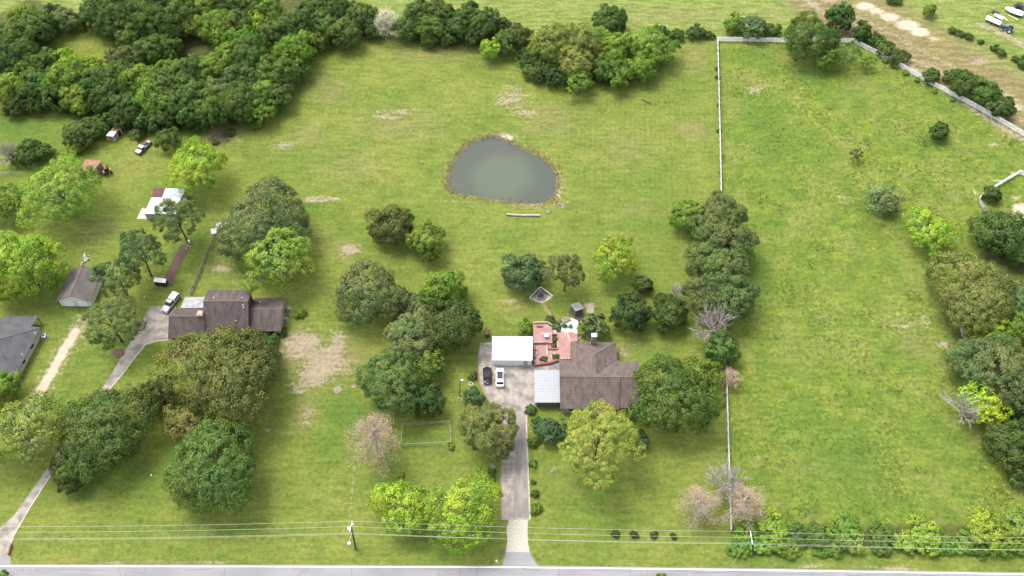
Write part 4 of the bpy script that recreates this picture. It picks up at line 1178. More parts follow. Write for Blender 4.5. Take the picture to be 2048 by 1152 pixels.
# --- the woods behind the neighbour
WOOD = [(20, 75, 76, 'M'), (45, 40, 66, 'B'), (75, 55, 76, 'M'), (106, 30, 44, 'D'), (30, 110, 90, 'D'), (50, 95, 56, 'D'), (0, 130, 66, 'D'), (130, 40, 56, 'G'), 
        (190, 28, 76, 'D'), (235, 45, 84, 'D'), (280, 40, 84, 'M'), (320, 50, 84, 'D'), (216, 58, 50, 'D'), (258, 75, 66, 'M'), (340, 62, 70, 'D'), (365, 25, 76, 'M'), (320, 12, 66, 'D'), (402, 20, 66, 'B'), (392, 52, 60, 'B'), (250, 8, 76, 'D'), (435, 52, 80, 'B'), (425, 12, 56, 'M'), (470, 15, 66, 'D'), (505, 15, 66, 'D'), (480, 52, 66, 'M'), (445, 74, 56, 'B'),
        (235, 122, 54, 'G'), (268, 116, 54, 'M'), (302, 105, 66, 'M'), (330, 95, 60, 'M'), (338, 118, 36, 'M'),
        (8, 100, 60, 'M'), (20, 140, 64, 'M'), (62, 132, 64, 'B'), (95, 130, 60, 'M'), (130, 125, 60, 'Y'), (152, 148, 74, 'B'), (182, 140, 62, 'Y'), (15, 180, 74, 'B'), (60, 185, 64, 'D'), (82, 172, 74, 'M'), (128, 165, 74, 'B'), (110, 188, 60, 'M'), (152, 195, 64, 'B'), (200, 165, 74, 'M'), (160, 213, 40, 'Y'), (215, 195, 74, 'D'), (232, 165, 64, 'M'), (247, 150, 64, 'M'), (287, 165, 76, 'B'), (257, 215, 72, 'D'), (240, 238, 50, 'D'), (302, 200, 76, 'B'), (287, 238, 52, 'D'), (332, 175, 76, 'M'), (347, 212, 76, 'M'), (337, 145, 64, 'B'), (372, 150, 76, 'M'), (412, 142, 70, 'B'), (382, 190, 76, 'M'), (422, 182, 60, 'G'), (465, 155, 50, 'G'), (452, 192, 64, 'G'), (482, 206, 84, 'M'), (422, 222, 74, 'M'), (382, 230, 64, 'D'), (322, 242, 54, 'D'), (512, 220, 74, 'B'), (532, 180, 74, 'B'), (557, 192, 62, 'M'), (502, 160, 74, 'D'), (542, 145, 74, 'M'), (452, 118, 74, 'B'), (502, 112, 84, 'M'), (485, 80, 66, 'B'), (545, 72, 74, 'M'), (520, 50, 60, 'Y'), (582, 108, 84, 'B'), (562, 150, 74, 'M'), (597, 95, 66, 'B'), (587, 60, 74, 'D'), (615, 40, 66, 'D'), (532, 18, 66, 'B'), (590, 138, 60, 'M'), (30, 215, 44, 'D'), (70, 208, 40, 'M')]
names = {'M': 'mid green', 'B': 'bright green', 'D': 'dark green', 'Y': 'yellow green', 'G': 'pale grey green'}
rngw = random.Random(3)
for x, y, w, c in WOOD:
    where = 'in the top corner wood above the small clearing' if x < 160 and y < 120 else 'in the tall wood along the top edge' if y < 95 and x < 520 else 'on the rim between the clearing and the tall wood' if (175 < x < 350 and 90 < y < 124) else 'in the long tree belt below the small clearing' if x < 420 else 'in the belt of trees that borders the mown field'
    k = 'round' if c in 'DM' else 'pecan' if c in 'YB' and rngw.random() < .5 else 'round'
    T(x, y, w * 1.04, k, C[c], f'{names[c]} broadleaf tree {where}', 'tree', group=f'{names[c]} trees {where}', hs=rngw.uniform(.95, 1.2))
for x, y, w, c in [(628, 22, 66, 'D'), (652, 55, 66, 'M'), (668, 18, 74, 'D'), (692, 68, 70, 'M'), (642, 84, 44, 'M'), (714, 35, 66, 'M'), (738, 38, 60, 'D'), (748, 62, 40, 'D'), (812, 60, 56, 'M'), (836, 32, 66, 'M'), (860, 58, 66, 'M'), (882, 38, 66, 'D'), (916, 55, 66, 'D'), (936, 30, 56, 'D'), (964, 50, 70, 'D'), (945, 74, 44, 'D'), (855, 82, 34, 'M'), (895, 76, 36, 'M'), (1010, 85, 54, 'M'), (1034, 72, 54, 'M'), (1008, 52, 40, 'D'), (870, 20, 50, 'M')]:
    T(x, y, w, 'round', C[c], f'{names[c]} tree in the dark hedge row at the far end of the mown field', 'tree', group=f'{names[c]} trees of the far hedge row', hs=1.05)
for i, (x, y, w) in enumerate(((150, 55, 22), (166, 56, 22), (140, 56, 16))):
    T(x, y, w, 'shrub', C['B'], 'low bush in the short hedge at the top of the small clearing', 'shrub', 'shrub', 'bushes at the top of the small clearing')
for x, y, w, c, d in ((345, 255, 30, 'D', 'low dark bush at the foot of the tree belt, near the small green tree'), (276, 268, 34, 'M', 'low bush beside the small rusty striped shed'), (395, 250, 40, 'M', 'low bush at the foot of the tree belt above the brush pile'), (508, 250, 30, 'B', 'low bright bush at the corner where the tree belt meets the lawn'), (458, 266, 24, 'D', 'small bush growing out of the brush pile'), (432, 285, 14, 'D', 'tiny weed clump on the front edge of the brush pile')):
    T(x, y, w, 'shrub', C[c], d, 'shrub', 'shrub')

# --- garden shrubs
SH = [(1100, 862, 72, 'shrub', 'BG', 'large bluish green shrub at the edge of the yellowish pine'), (1275, 880, 50, 'shrub', 'BG', 'bluish green shrub behind the yellowish pine on the oak side'), (1061, 820, 24, 'shrub', 'BG', 'small shrub at the corner of the carport and the drive'),
      (1066, 885, 26, 'shrub', 'M', 'low green shrub between the bluish shrub and the drive'), (1065, 928, 18, 'shrub', 'B', 'leafy green shrub, first of those lining the drive below the house'), (1067, 965, 11, 'shrub', 'D', 'smallest dark shrub lining the drive'), (1070, 988, 18, 'shrub', 'D', 'dark green round shrub lining the drive'), (1073, 1018, 26, 'shrub', 'B', 'bright flowering shrub lining the drive nearest the road'),
      (949, 795, 44, 'shrub', 'BG', 'bluish green bush between the lamp post and the concrete drive'), (984, 945, 18, 'shrub', 'D', 'dark shrub on the pen side of the drive, upper one'), (981, 958, 20, 'shrub', 'D', 'dark shrub on the pen side of the drive, lower one'), (902, 893, 16, 'shrub', 'B', 'small bright bush at the corner of the chain link pen'), (804, 951, 14, 'shrub', 'B', 'tiny bright sapling above the lime green trees'),
      (945, 753, 20, 'shrub', 'M', 'small bush beside the lamp post and the brick tree ring'), (1051, 655, 34, 'shrub', 'B', 'green bush leaning over the white garage roof corner'), (1100, 641, 26, 'shrub', 'D', 'dark bush behind the upper rail of the red deck'), (1114, 653, 24, 'shrub', 'G', 'low grey green plant between the deck and the white gravel'),
      (1192, 654, 56, 'pecan', 'G', 'light feathery small tree behind the brick chimney'), (1168, 658, 34, 'pecan', 'L', 'light feathery shrub beside the white gravel bed'),
      (357, 693, 36, 'shrub', 'B', 'round bright shrub at the front wall of the neighbour house'), (392, 693, 22, 'shrub', 'B', 'smaller bright shrub half under the huge olive oak'), (600, 627, 26, 'shrub', 'B', 'leafy garden plant on the lawn beside the neighbour house'), (540, 680, 34, 'shrub', 'M', 'hedge shrub under the front windows of the neighbour house'), (565, 665, 22, 'shrub', 'M', 'small shrub at the gable corner of the neighbour house'),
      (1087, 719, 16, 'shrub', 'M', 'potted shrub on the front rail of the red deck'), (1112, 714, 15, 'shrub', 'M', 'shrub at the corner of the front rail of the red deck'), (1109, 680, 14, 'shrub', 'D', 'dark leafy shrub in the middle planter of the deck'), (1107, 692, 13, 'shrub', 'M', 'green shrub in the lower part of the deck planter'),
      (1254, 826, 40, 'shrub', 'B', 'hedge shrub in front of the central house beside the live oak')]
for x, y, w, k, c, d in SH:
    T(x, y, w, k, C[c], d, 'shrub', 'shrub')
for x, y, w, d in ((1231, 1068, 18, 'first of four round dark shrubs in a row near the road, closest to the drive'), (1268, 1069, 18, 'second of four round dark shrubs in a row near the road'), (1309, 1070, 17, 'third of four round dark shrubs in a row near the road'), (1347, 1073, 14, 'smallest of four round dark shrubs in a row near the road, closest to the fence')):
    T(x, y, w, 'shrub', C['K'], d, 'shrub', 'shrub', 'row of four dark shrubs near the road')
for x, y, w, d in ((1129, 651, 11.5, 'clipped ball bush on white gravel, nearer the deck steps'), (1141, 653, 9.5, 'smaller clipped ball bush on white gravel, nearer the rock ring')):
    T(x, y, w, 'topiary', (.10, .20, .045), d, 'ball_bush', 'bush', 'pair of clipped ball bushes')

# --- weeds and coarse grass nobody could count
def tufts(name, spots, cols, hgt, seed):
    g = np.random.default_rng(seed)
    n = len(spots)
    m_ = 6
    p = np.repeat(spots, m_, 0)
    cen = np.concatenate([p + g.normal(0, .16, (len(p), 2)), np.repeat(g.uniform(.5, 1.1, n), m_)[:, None] * hgt * g.uniform(.3, 1, (len(p), 1))], 1)
    nor = rdir(g, len(cen)) * .6 + np.array([0, 0, .7])
    nor /= np.linalg.norm(nor, axis=1, keepdims=True)
    me = quads_mesh(name, cen, nor, g.uniform(.14, .34, len(cen)), .6, g.uniform(-1, 1, len(cen)), g, LEAF)
    o = bpy.data.objects.new(name, me)
    o.color = (*cols, 1)
    COL.objects.link(o)
    o["kind"] = "stuff"
gs = np.random.default_rng(31)
PA = poly_px([(1440, 95), (1560, 95), (1690, 92), (1850, 172), (2048, 280), (2120, 330), (2120, 1040), (1470, 1040), (1458, 800), (1446, 400)])
cl = np.stack([gs.uniform(20, 150, 420), gs.uniform(70, 240, 420)], 1)
q = np.repeat(cl, 26, 0) + gs.normal(0, 1, (420 * 26, 2)) * np.repeat(gs.uniform(.8, 4.5, 420), 26)[:, None]
q = q[inside(q[:, 0], q[:, 1], PA)]
k3 = len(q) // 3
tufts("pasture_weeds", q[:k3], (.120, .185, .032), .22, 1)
tufts("pasture_grass", q[k3:2 * k3], (.165, .205, .045), .25, 2)
tufts("pasture_flowers", q[2 * k3:2 * k3 + k3 // 3], (.24, .235, .06), .3, 3)
rp_ = np.repeat(POND, 5, 0)
ctr = POND.mean(0)
dv = rp_ - ctr
dv /= np.linalg.norm(dv, axis=1, keepdims=True)
q = rp_ + dv * np.abs(gs.normal(.75, .65, (len(rp_), 1))) + gs.normal(0, .45, rp_.shape)
tufts("pond_edge_grass", q, (.190, .190, .070), .25, 4)

# ------------------------------------------------------------------ buildings
def lerp(a, b, t):
    return Vector(a) + (Vector(b) - Vector(a)) * t
def zz(p, z):
    return Vector((p[0], p[1], z))

def gable(parent, A, B_, C_, D, ze, zr, roofm, wallm, inset=0.45, fl=0.5, rear_ze=None, ridge=True, wall_name="wall", thick=0.16, sides=(0.45, 0.45), slope_mats=None):
    """A,B front eave (left,right), C,D rear eave (right,left); ridge at fraction fl from front to rear"""
    rz_ = ze if rear_ze is None else rear_ze
    A, B_, C_, D = zz(A, ze), zz(B_, ze), zz(C_, rz_), zz(D, rz_)
    Lr, Rr = zz(lerp(A, D, fl), zr), zz(lerp(B_, C_, fl), zr)
    mf, mr = slope_mats or (roofm, roofm)
    MB().slab([A, B_, Rr, Lr], thick).build("roof", mf, parent)
    MB().slab([Lr, Rr, C_, D], thick).build("roof", mr, parent)
    if ridge:
        MB().tube(Lr + Vector((0, 0, -.02)), Rr + Vector((0, 0, -.02)), 0.13, n=6).build("ridge_cap", RIDGE, parent)
    # walls: extruded gable profile, inset under the eaves
    Wl = (A - B_).length
    def prof(t):
        f0, r0 = lerp(A, B_, t), lerp(D, C_, t)
        dep = (r0 - f0)
        dep.z = 0
        dl = dep.length
        f = f0 + dep * (inset / dl)
        r = r0 - dep * (inset / dl)
        slope_f = (zr - ze) / (dl * fl)
        slope_r = (zr - rz_) / (dl * (1 - fl))
        rg_ = lerp(f0, r0, fl)
        dn = thick + .03
        return [zz(f, 0), zz(r, 0), zz(r, rz_ + slope_r * inset - dn), zz(rg_, zr - dn), zz(f, ze + slope_f * inset - dn)]
    MB().hull(prof(sides[0] / Wl), prof(1 - sides[1] / Wl)).build(wall_name, wallm, parent)
    return A, B_, C_, D, Lr, Rr

def on_wall(parent, p0, p1, t0, t1, z0, z1, name, m, proud=0.05, frame=None):
    """flat box on the wall line p0-p1 (outside is to the right of p0->p1)"""
    a, b = lerp(zz(p0, 0), zz(p1, 0), t0), lerp(zz(p0, 0), zz(p1, 0), t1)
    d = (b - a).normalized()
    n = Vector((d.y, -d.x, 0))
    o = MB().hull([zz(a - n * .05, z0), zz(b - n * .05, z0), zz(b + n * proud, z0), zz(a + n * proud, z0)],
                  [zz(a - n * .05, z1), zz(b - n * .05, z1), zz(b + n * proud, z1), zz(a + n * proud, z1)]).build(name, m, parent)
    if frame is not None:
        w = 0.09
        fb = MB()
        for (q0, q1, u0, u1) in ((-w, 0, z0 - w, z1 + w), ((b - a).length, (b - a).length + w, z0 - w, z1 + w), (0, (b - a).length, z1, z1 + w), (0, (b - a).length, z0 - w, z0)):
            s, e = a + d * q0, a + d * q1
            pr = proud + .02
            fb.hull([zz(s, u0), zz(e, u0), zz(e + n * pr, u0), zz(s + n * pr, u0)], [zz(s, u1), zz(e, u1), zz(e + n * pr, u1), zz(s + n * pr, u1)])
        fb.build("frame", frame, o)
    return o

def vent(parent, px, py, z, h=0.5, r=0.09, m=None):
    p = at(px, py, z)
    MB().cyl(p.x, p.y, z - 1.0, z + h, r, 8).build("vent_pipe", m or STEEL, parent)

# ---- central house
ZE = 2.6
hA, hB = at(1120, 817.5, ZE), at(1238, 819.5, ZE)
hD, hC = at(1117.5, 719.5, ZE), at(1238, 721, ZE)
o = thing("brown_house", (at(1180, 768).x, at(1180, 768).y, 0), "brown shingled T shaped house with a brick chimney, between carport and large live oak", "house")
H1 = o
A_, B2, C2, D2, Lr, Rr = gable(o, hA, hB, hC, hD, ZE, 5.9, SHINGLE, BEIGE)
e0, e1 = at(1238, 815.5, ZE), at(1277, 815.5, ZE)
e3, e2 = at(1238, 721.2, ZE), at(1278, 721.5, ZE)
gable(o, zz(e0, 2.5), zz(e1, 2.5), zz(e2, 2.5), zz(e3, 2.5), 2.5, 5.62, SHINGLE, BEIGE, sides=(0.0, 0.5))
# rear wing with its hipped end
w0, w1 = at(1141, 683.5, ZE), at(1232, 684.5, ZE)
hw = (w1.x - w0.x) / 2
zwr = ZE + hw * (5.9 - ZE) / ((hD.y - hA.y) / 2)
pk = Vector(((w0.x + w1.x) / 2 - .3, w0.y - hw * 1.0, zwr))
yj = Lr.y + 0.6
j = Vector((pk.x + .2, yj, zwr))
ys = (hD.y + hC.y) / 2
q0, q1 = Vector((w0.x, ys, ZE)), Vector((w1.x, ys, ZE))
MB().slab([w0, w1, pk][::-1], .16).build("roof", SHINGLE, o)
MB().slab([w0, pk, j, q0][::-1], .16).build("roof", SHINGLE, o)
MB().slab([w1, q1, j, pk][::-1], .16).build("roof", SHINGLE, o)
rc = MB()
for a, b_ in ((pk, j), (w0, pk), (w1, pk)):
    rc.tube(a + Vector((0, 0, -.03)), b_ + Vector((0, 0, -.03)), .13)
rc.build("ridge_cap", RIDGE, o)
MB().prism([(w0.x + .5, q0.y - 1), (w1.x - .5, q0.y - 1), (w1.x - .5, w0.y - .5), (w0.x + .5, w0.y - .5)], 0, ZE - .2).build("wall", BEIGE, o)
cb = at(1186.5, 689, 3.0)
ch = MB().box((cb.x, cb.y + .3, 0), (1.15, 0.8, 6.1)).build("chimney", BRICK, o)
MB().box((cb.x, cb.y + .3, 6.1), (1.02, .7, .35)).build("flue_cover", LAMPG, ch)
MB().box((cb.x, cb.y + .3, 6.45), (1.22, .9, .10)).build("chimney_cap", WHITE, ch)
for px, py, z in ((1138, 742, 4.3), (1219, 724, 3.6), (1215, 729, 3.9)):
    vent(o, px, py, z, .35)
fl_, fr_ = Vector((hA.x + .45, hA.y + .45, 0)), Vector((hB.x - .45, hB.y + .45, 0))
for t in ((.12, .22), (.36, .5), (.62, .72), (.82, .94)):
    on_wall(o, fl_, fr_, *t, .9, 2.1, "window", GLASS, .04, TRIM)
on_wall(o, fl_, fr_, .54, .60, .05, 2.1, "door", REDWALL, .05, TRIM)

# ---- carport of the central house
zc_ = 2.75
c = [at(1069, 805, zc_), at(1120.4, 805, zc_), at(1118.6, 740, zc_), at(1068.5, 740, zc_)]
o = thing("carport", (at(1094, 775).x, at(1094, 775).y, 0), "carport with a weathered white metal roof joined to the brown central house", "carport")
MB().slab(c, .14).build("roof", CARPORTROOF, o)
MB().prism([(c[0].x + .45, c[0].y + .45), (c[1].x - .55, c[0].y + .45), (c[1].x - .55, c[0].y + .6), (c[0].x + .45, c[0].y + .6)], 0, zc_ - .15).build("wall", GREENWALL, o)
for fx, fy in ((.04, .95), (.04, .62), (.04, .34), (.96, .95), (.96, .5)):
    p = lerp(lerp(c[0], c[1], fx), lerp(c[3], c[2], fx), fy)
    MB().box((p.x, p.y, 0), (.12, .12, zc_ - .14)).build("post", GREENWALL, o)

# ---- white garage
g0, g1 = at(984, 719, 2.75), at(1064.5, 719.6, 2.75)
g2, g3 = at(1065, 673, 3.2), at(985, 672.5, 3.2)
o = thing("garage", (at(1024, 710).x, at(1024, 710).y, 0), "white metal garage with a bright white roof, facing the two parked cars", "garage")
MB().slab([g0, g1, g2, g3], .10).build("roof", WHITEROOF, o)
MB().hull([zz(g0 + Vector((.12, .15, 0)), 0), zz(g1 + Vector((-.12, .15, 0)), 0), zz(g2 + Vector((-.12, -.15, 0)), 0), zz(g3 + Vector((.12, -.15, 0)), 0)],
          [zz(g0 + Vector((.12, .15, 0)), 2.63), zz(g1 + Vector((-.12, .15, 0)), 2.63), zz(g2 + Vector((-.12, -.15, 0)), 3.07), zz(g3 + Vector((.12, -.15, 0)), 3.07)]).build("wall", WHITEWALL, o)
ga_, gb_ = Vector((g0.x + .12, g0.y + .15, 0)), Vector((g1.x - .12, g1.y + .15, 0))
on_wall(o, ga_, gb_, .065, .59, .05, 2.2, "garage_door", DOORW, .04, WHITEWALL)
on_wall(o, ga_, gb_, .79, .895, .05, 2.1, "door", DOORG, .04, WHITEWALL)
MB().hull([zz(g0, 2.70), zz(g1, 2.70), zz(g1 + Vector((0, -.12, 0)), 2.70), zz(g0 + Vector((0, -.12, 0)), 2.70)], [zz(g0, 2.6), zz(g1, 2.6), zz(g1 + Vector((0, -.12, 0)), 2.6), zz(g0 + Vector((0, -.12, 0)), 2.6)]).build("gutter", WHITE, o)

# ---- red deck behind the garage
def pz(pts, z):
    return [(q.x, q.y) for q in (at(x, y, z) for x, y in pts)]
o = thing("deck", (at(1100, 695).x, at(1100, 695).y, 0), "multi level red stained wooden deck between the white garage and the brown house", "deck")
DK = o
P1 = [(1066.5, 646), (1095, 645.5), (1104, 652), (1104.5, 686), (1067, 686.5)]
P2 = [(1067, 686.5), (1104.5, 686), (1105, 698), (1116, 699), (1117.5, 721), (1100, 727), (1068, 731)]
P3 = [(1105, 664), (1113, 664), (1148, 665), (1155, 671), (1155.5, 682), (1141, 683.5), (1141.5, 718.5), (1119, 718.5), (1116, 699), (1105, 698.5)]
MB().prism(pz(P1, .85), 0, .85).build("upper_platform", DECK, o)
MB().prism(pz(P2, .35), 0, .35).build("lower_platform", DECK, o)
MB().prism(pz(P3[:1] + [(1113.5, 664), (1114, 699)] + P3[-1:], .12), 0, .12).build("planter_bed", MULCH, o)
MB().prism(pz([(1113.5, 664.2), (1148, 665), (1155, 671), (1155.5, 682), (1141, 683.5), (1141.5, 718.5), (1119, 718.5), (1115.5, 698)], .55), 0, .55).build("house_platform", DECK, o)
MB().prism(pz([(1104.5, 660), (1109, 659), (1113.5, 664), (1113.5, 668), (1104.5, 668)], .7), 0, .70).build("step_platform", DECK, o)
def rail(pts, z0, h, m, w=.12, name="rail"):
    b = MB()
    P = [at(x, y, z0) for x, y in pts]
    for a, b_ in zip(P, P[1:]):
        d = (b_ - a).normalized()
        n_ = Vector((-d.y, d.x, 0)) * w / 2
        b.hull([a - n_, b_ - n_, b_ + n_, a + n_], [zz(a - n_, z0 + h), zz(b_ - n_, z0 + h), zz(b_ + n_, z0 + h), zz(a + n_, z0 + h)])
    return b.build(name, m, DK)
rail([(1066.5, 645.2), (1095, 644.6), (1104.6, 651)], .85, .45, DECKR, .14)
rail([(1066.5, 644.7), (1095, 644.1), (1105, 650.3)], 1.3, .06, NEWWOOD, .22, "rail_cap")
rail([(1068, 731.5), (1085, 729.3), (1100, 727.2), (1117.8, 721.3)], .35, .4, DECKR, .18)
rail([(1079, 727.5), (1100, 724.5), (1114, 720)], .35, .35, DECKR, .28, "planter_box")
rail([(1096, 698.5), (1117, 699)], .35, .4, DECKR, .3)
rail([(1096, 698.5), (1096, 687)], .35, .4, DECKR, .16)
rail([(1067, 686.8), (1096, 686.6)], .6, .25, DECKR, .14)
for a, b_, z in (((1068, 684.3), (1085.5, 684.3), .87), ((1084, 667), (1104, 666.6), .87), ((1090, 653), (1099, 653), .87), ((1074, 692), (1073.5, 708), .37), ((1093.5, 690), (1094, 709), .37), ((1109, 705), (1107, 713), .37), ((1115, 699), (1116, 705), .37), ((1131, 664.5), (1131.5, 672), .57), ((1134.5, 664.5), (1136.5, 678), .57), ((1137.5, 669), (1140, 683), .57),
                 ((1123.5, 713.5), (1123.7, 718), .57), ((1132, 713.5), (1132, 718), .57), ((1137, 713.5), (1137, 718), .57), ((1112, 660), (1112.5, 668), .72), ((1110, 660), (1110.5, 666), .72), ((1114.5, 683), (1115, 694), .57), ((1103, 716), (1102.5, 709), .37)):
    s_ = strip([at(*a, z), at(*b_, z)], .2, z + .02)
    s_.build("unstained_board", NEWWOOD, o)
def small_bench(px0, px1, py, z, label):
    a, b_ = at(px0, py, z), at(px1, py, z)
    t = thing("bench", (a.x, a.y, z), label, "bench")
    mx = (a.x + b_.x) / 2
    L = b_.x - a.x
    MB().box((mx, a.y, z + .40), (L, .45, .08)).build("seat", DECKR, t)
    for sx in (-1, 1):
        MB().box((mx + sx * (L / 2 - .15), a.y, z), (.12, .40, .40)).build("leg", DECKR, t)
small_bench(1072.5, 1085.5, 653, .85, "red bench on the upper red deck beside its rear rail")
p = at(1093, 673.5, .85)
t = thing("deck_table", (p.x, p.y, .85), "grey square table on the upper red deck", "table")
MB().box((p.x, p.y, 1.5), (1.05, 1.05, .06)).build("tabletop", STEEL, t)
for sx in (-1, 1):
    for sy in (-1, 1):
        MB().box((p.x + sx * .42, p.y + sy * .42, .85), (.06, .06, .65)).build("leg", STEEL, t)
rp = random.Random(8)
for x, y, z, m, d in ((1072, 700, .35, REDP, "red pot on the garage side of the lower deck"), (1070, 716, .35, BLACKI, "black pot near the garage wall on the lower deck"), (1068.5, 727, .1, BLACKI, "black pot at the corner of the garage and the deck"), (1104, 686, .35, REDP, "red pot beside the deck planter")):
    p = at(x, y, z)
    b = MB()
    b.tube((p.x, p.y, z), (p.x, p.y, z + .38), .16, .24, 10)
    b.build("flower_pot", m, None)
    ob = bpy.context.scene.collection.objects[-1]
    tag(ob, d, "pot")
p = at(1142, 667, .03)
tag(MB().box((p.x, p.y, .05), (.7, .5, .28)).build("red_tub", REDP, None, bevel=.06), "red tub where the deck meets the white gravel", "tub")

# ---- neighbour's brown house
zb = 2.5
o = thing("brown_house", (at(455, 650).x, at(455, 650).y, 0), "brown roofed two storey brick house with three roof blocks on the neighbour lot", "house")
NB = o
a0, a1, a2, a3 = at(336, 676.6, zb), at(409, 676.6, zb), at(402, 616.5, zb), at(352.5, 616.5, zb)
a2 = Vector((a1.x, a2.y, zb))
gable(o, a0, a1, a2, a3, zb, zb + 2.85, SHINGLE2, STONE, fl=.5, sides=(.5, 0.02))
b0, b1 = at(407.5, 670, zb), at(497.5, 670, zb)
dep = 6.04 + 4.1
b3, b2 = at(425.6, 580, 6.0), at(511.7, 580, 6.0)
b3 = Vector((b0.x, b3.y, 6.0)); b2 = Vector((b1.x, b2.y, 6.0))
gable(o, b0, b1, b2, b3, zb, 7.2, SHINGLE2, REDWALL, fl=6.04 / (b3.y - b0.y), rear_ze=6.0, sides=(.3, .3))
d0, d1, d2, d3 = at(499, 662.5, zb), at(558, 662.5, zb), at(577, 596, zb), at(513.5, 596, zb)
d3 = Vector((b1.x - .2, d3.y, zb)); d0 = Vector((b1.x - .2, d0.y, zb)); d2 = Vector(((d1.x + d2.x) / 2, d2.y, zb)); d1 = Vector((d2.x, d1.y, zb))
gable(o, d0, d1, d2, d3, zb, zb + 2.16, SHINGLE2, BEIGE, fl=.5, sides=(0.02, .45))
f0, f1 = Vector((d0.x, d0.y + .45, 0)), Vector((d1.x - .45, d1.y + .45, 0))
for t in ((.22, .40), (.66, .82)):
    on_wall(o, f0, f1, *t, .8, 2.0, "window", GLASS, .04, TRIM)
f0, f1 = Vector((a0.x + .5, a0.y + .45, 0)), Vector((a1.x - .1, a1.y + .45, 0))
for t in ((.3, .45), (.6, .75)):
    on_wall(o, f0, f1, *t, .8, 2.0, "window", GLASS, .04, TRIM)
r0, r1 = Vector((d1.x - .45, d1.y + .45, 0)), Vector((d2.x - .45, d2.y - .45, 0))
for t in ((.2, .3), (.6, .72)):
    on_wall(o, r0, r1, *t, .9, 2.0, "window", GLASS, .04, TRIM)
cp = at(404, 637, 4.0)
ch = MB().box((cp.x, cp.y + .1, 0), (1.25, 1.35, 6.0)).build("chimney", STONE, o)
MB().box((cp.x + .1, cp.y + .1, 6.05), (.6, .6, .22)).build("chimney_cap", STEEL, ch)
MB().box((cp.x, cp.y + .1, 5.95), (1.38, 1.48, .12)).build("crown_course", STONE, ch)
for px, py, z, h in ((428, 596, 6.9, .3), (484, 596, 6.9, .3), (486, 611, 6.7, .3), (488, 616, 6.3, .35), (473, 645, 3.9, .8), (520, 604, 4.2, .3)):
    vent(o, px, py, z, h, .12, TRIM)
# grey flat roofed porch
zp = 2.5
pr = [at(361, 616, zp), at(412, 615.5, zp), at(415, 594, zp), at(370, 594, zp)]
t = thing("porch_cover", (at(388, 610).x, at(388, 610).y, 0), "flat grey metal porch roof behind the stone chimney of the neighbour house", "porch")
PORCHG = mat("grey roll roofing", (.34, .35, .36), (.22, .225, .23), .8, .6, lo=.4, hi=.65)
MB().slab(pr, .12).build("roof", PORCHG, t)
for f in ((.03, .95), (.5, .95), (.97, .95), (.03, .05)):
    p = lerp(lerp(pr[0], pr[1], f[0]), lerp(pr[3], pr[2], f[0]), f[1])
    MB().box((p.x, p.y, 0), (.12, .12, zp - .12)).build("post", TRIM, t)
p = at(394, 613, zp + .1)
# air conditioners at the gable wall
def ac(px, py, label, s=1.0, m=None):
    p = at(px, py, 0)
    t = thing("air_conditioner", (p.x, p.y, 0), label, "air conditioner")
    MB().box((p.x, p.y, 0), (1.3 * s, 1.3 * s, .1)).build("pad", CONCEDGE, t)
    MB().box((p.x, p.y, .1), (.95 * s, .95 * s, .85 * s)).build("casing", m or STEEL, t, bevel=.05)
    MB().ring(p.x, p.y, .1 + .85 * s, .16 + .85 * s, .42 * s, .33 * s).build("fan_ring", LAMPG, t)
    MB().cyl(p.x, p.y, .1 + .85 * s, .13 + .85 * s, .32 * s, 14).build("fan_grille", BLACKI, t)
GREENBOX = mat("green grey casing", (.20, .24, .21), (.15, .18, .16), 2.0, .6)
ac(578, 620, "green grey box unit behind the gable wall of the neighbour house, farther from the road", .95, GREENBOX)
ac(572, 640, "green grey box unit at the gable wall of the neighbour house, nearer the road", .8, GREENBOX)

# ---- grey roofed house cut by the frame
zg = 2.5
RR, FR = at(82, 655.5, zg), at(29, 754, zg)
u = (RR - FR).normalized()
nrm = Vector((-u.y, u.x, 0))
dpt = (RR - FR).length
wd = 17.0
RL, FL = RR + nrm * wd, FR + nrm * wd
zr_ = zg + dpt / 2 * .42
k1, k2 = zz(lerp(RR, FR, .5) + nrm * dpt / 2, zr_), zz(lerp(RL, FL, .5) - nrm * 1.0, zr_)
o = thing("grey_house", (at(20, 710).x, at(20, 710).y, 0), "beige house with a dark grey hip roof cut by the photo edge", "house")
MB().slab([FR, RR, k1], .16).build("roof", SHINGLEG, o)
MB().slab([RR, RL, k2, k1], .16).build("roof", SHINGLEG, o)
MB().slab([FL, FR, k1, k2], .16).build("roof", SHINGLEG, o)
rc = MB()
for a, b_ in ((RR, k1), (FR, k1), (k1, k2)):
    rc.tube(a, b_, .1)
rc.build("ridge_cap", SHINGLEG, o)
ins = .45
w_ = [RR - u * ins + nrm * ins, RL - u * ins - nrm * ins, FL + u * ins - nrm * ins, FR + u * ins + nrm * ins]
MB().prism([(q.x, q.y) for q in w_], 0, zg - .1).build("wall", mat("cream wall", (.60, .52, .42), (.52, .45, .36), .8, .85), o)
p0, p1 = w_[3], w_[0]
for t_ in ((.30, .38), (.62, .72)):
    on_wall(o, p0, p1, *t_, 1.0, 2.1, "window", GLASS, .04, TRIM)
for px, py, z in ((70, 666, 3.4), (45, 709, 3.9)):
    vent(o, px, py, z, .3, .12, TRIM)
pc = [at(-14, 684, 2.7), at(57, 662, 2.7), at(77, 632, 2.55), at(7, 631, 2.55)]
t = thing("patio_cover", (at(40, 655).x, at(40, 655).y, 0), "grey shingled patio cover on posts behind the grey hip roofed house", "porch")
MB().slab(pc, .15).build("roof", SHINGLEG, t)
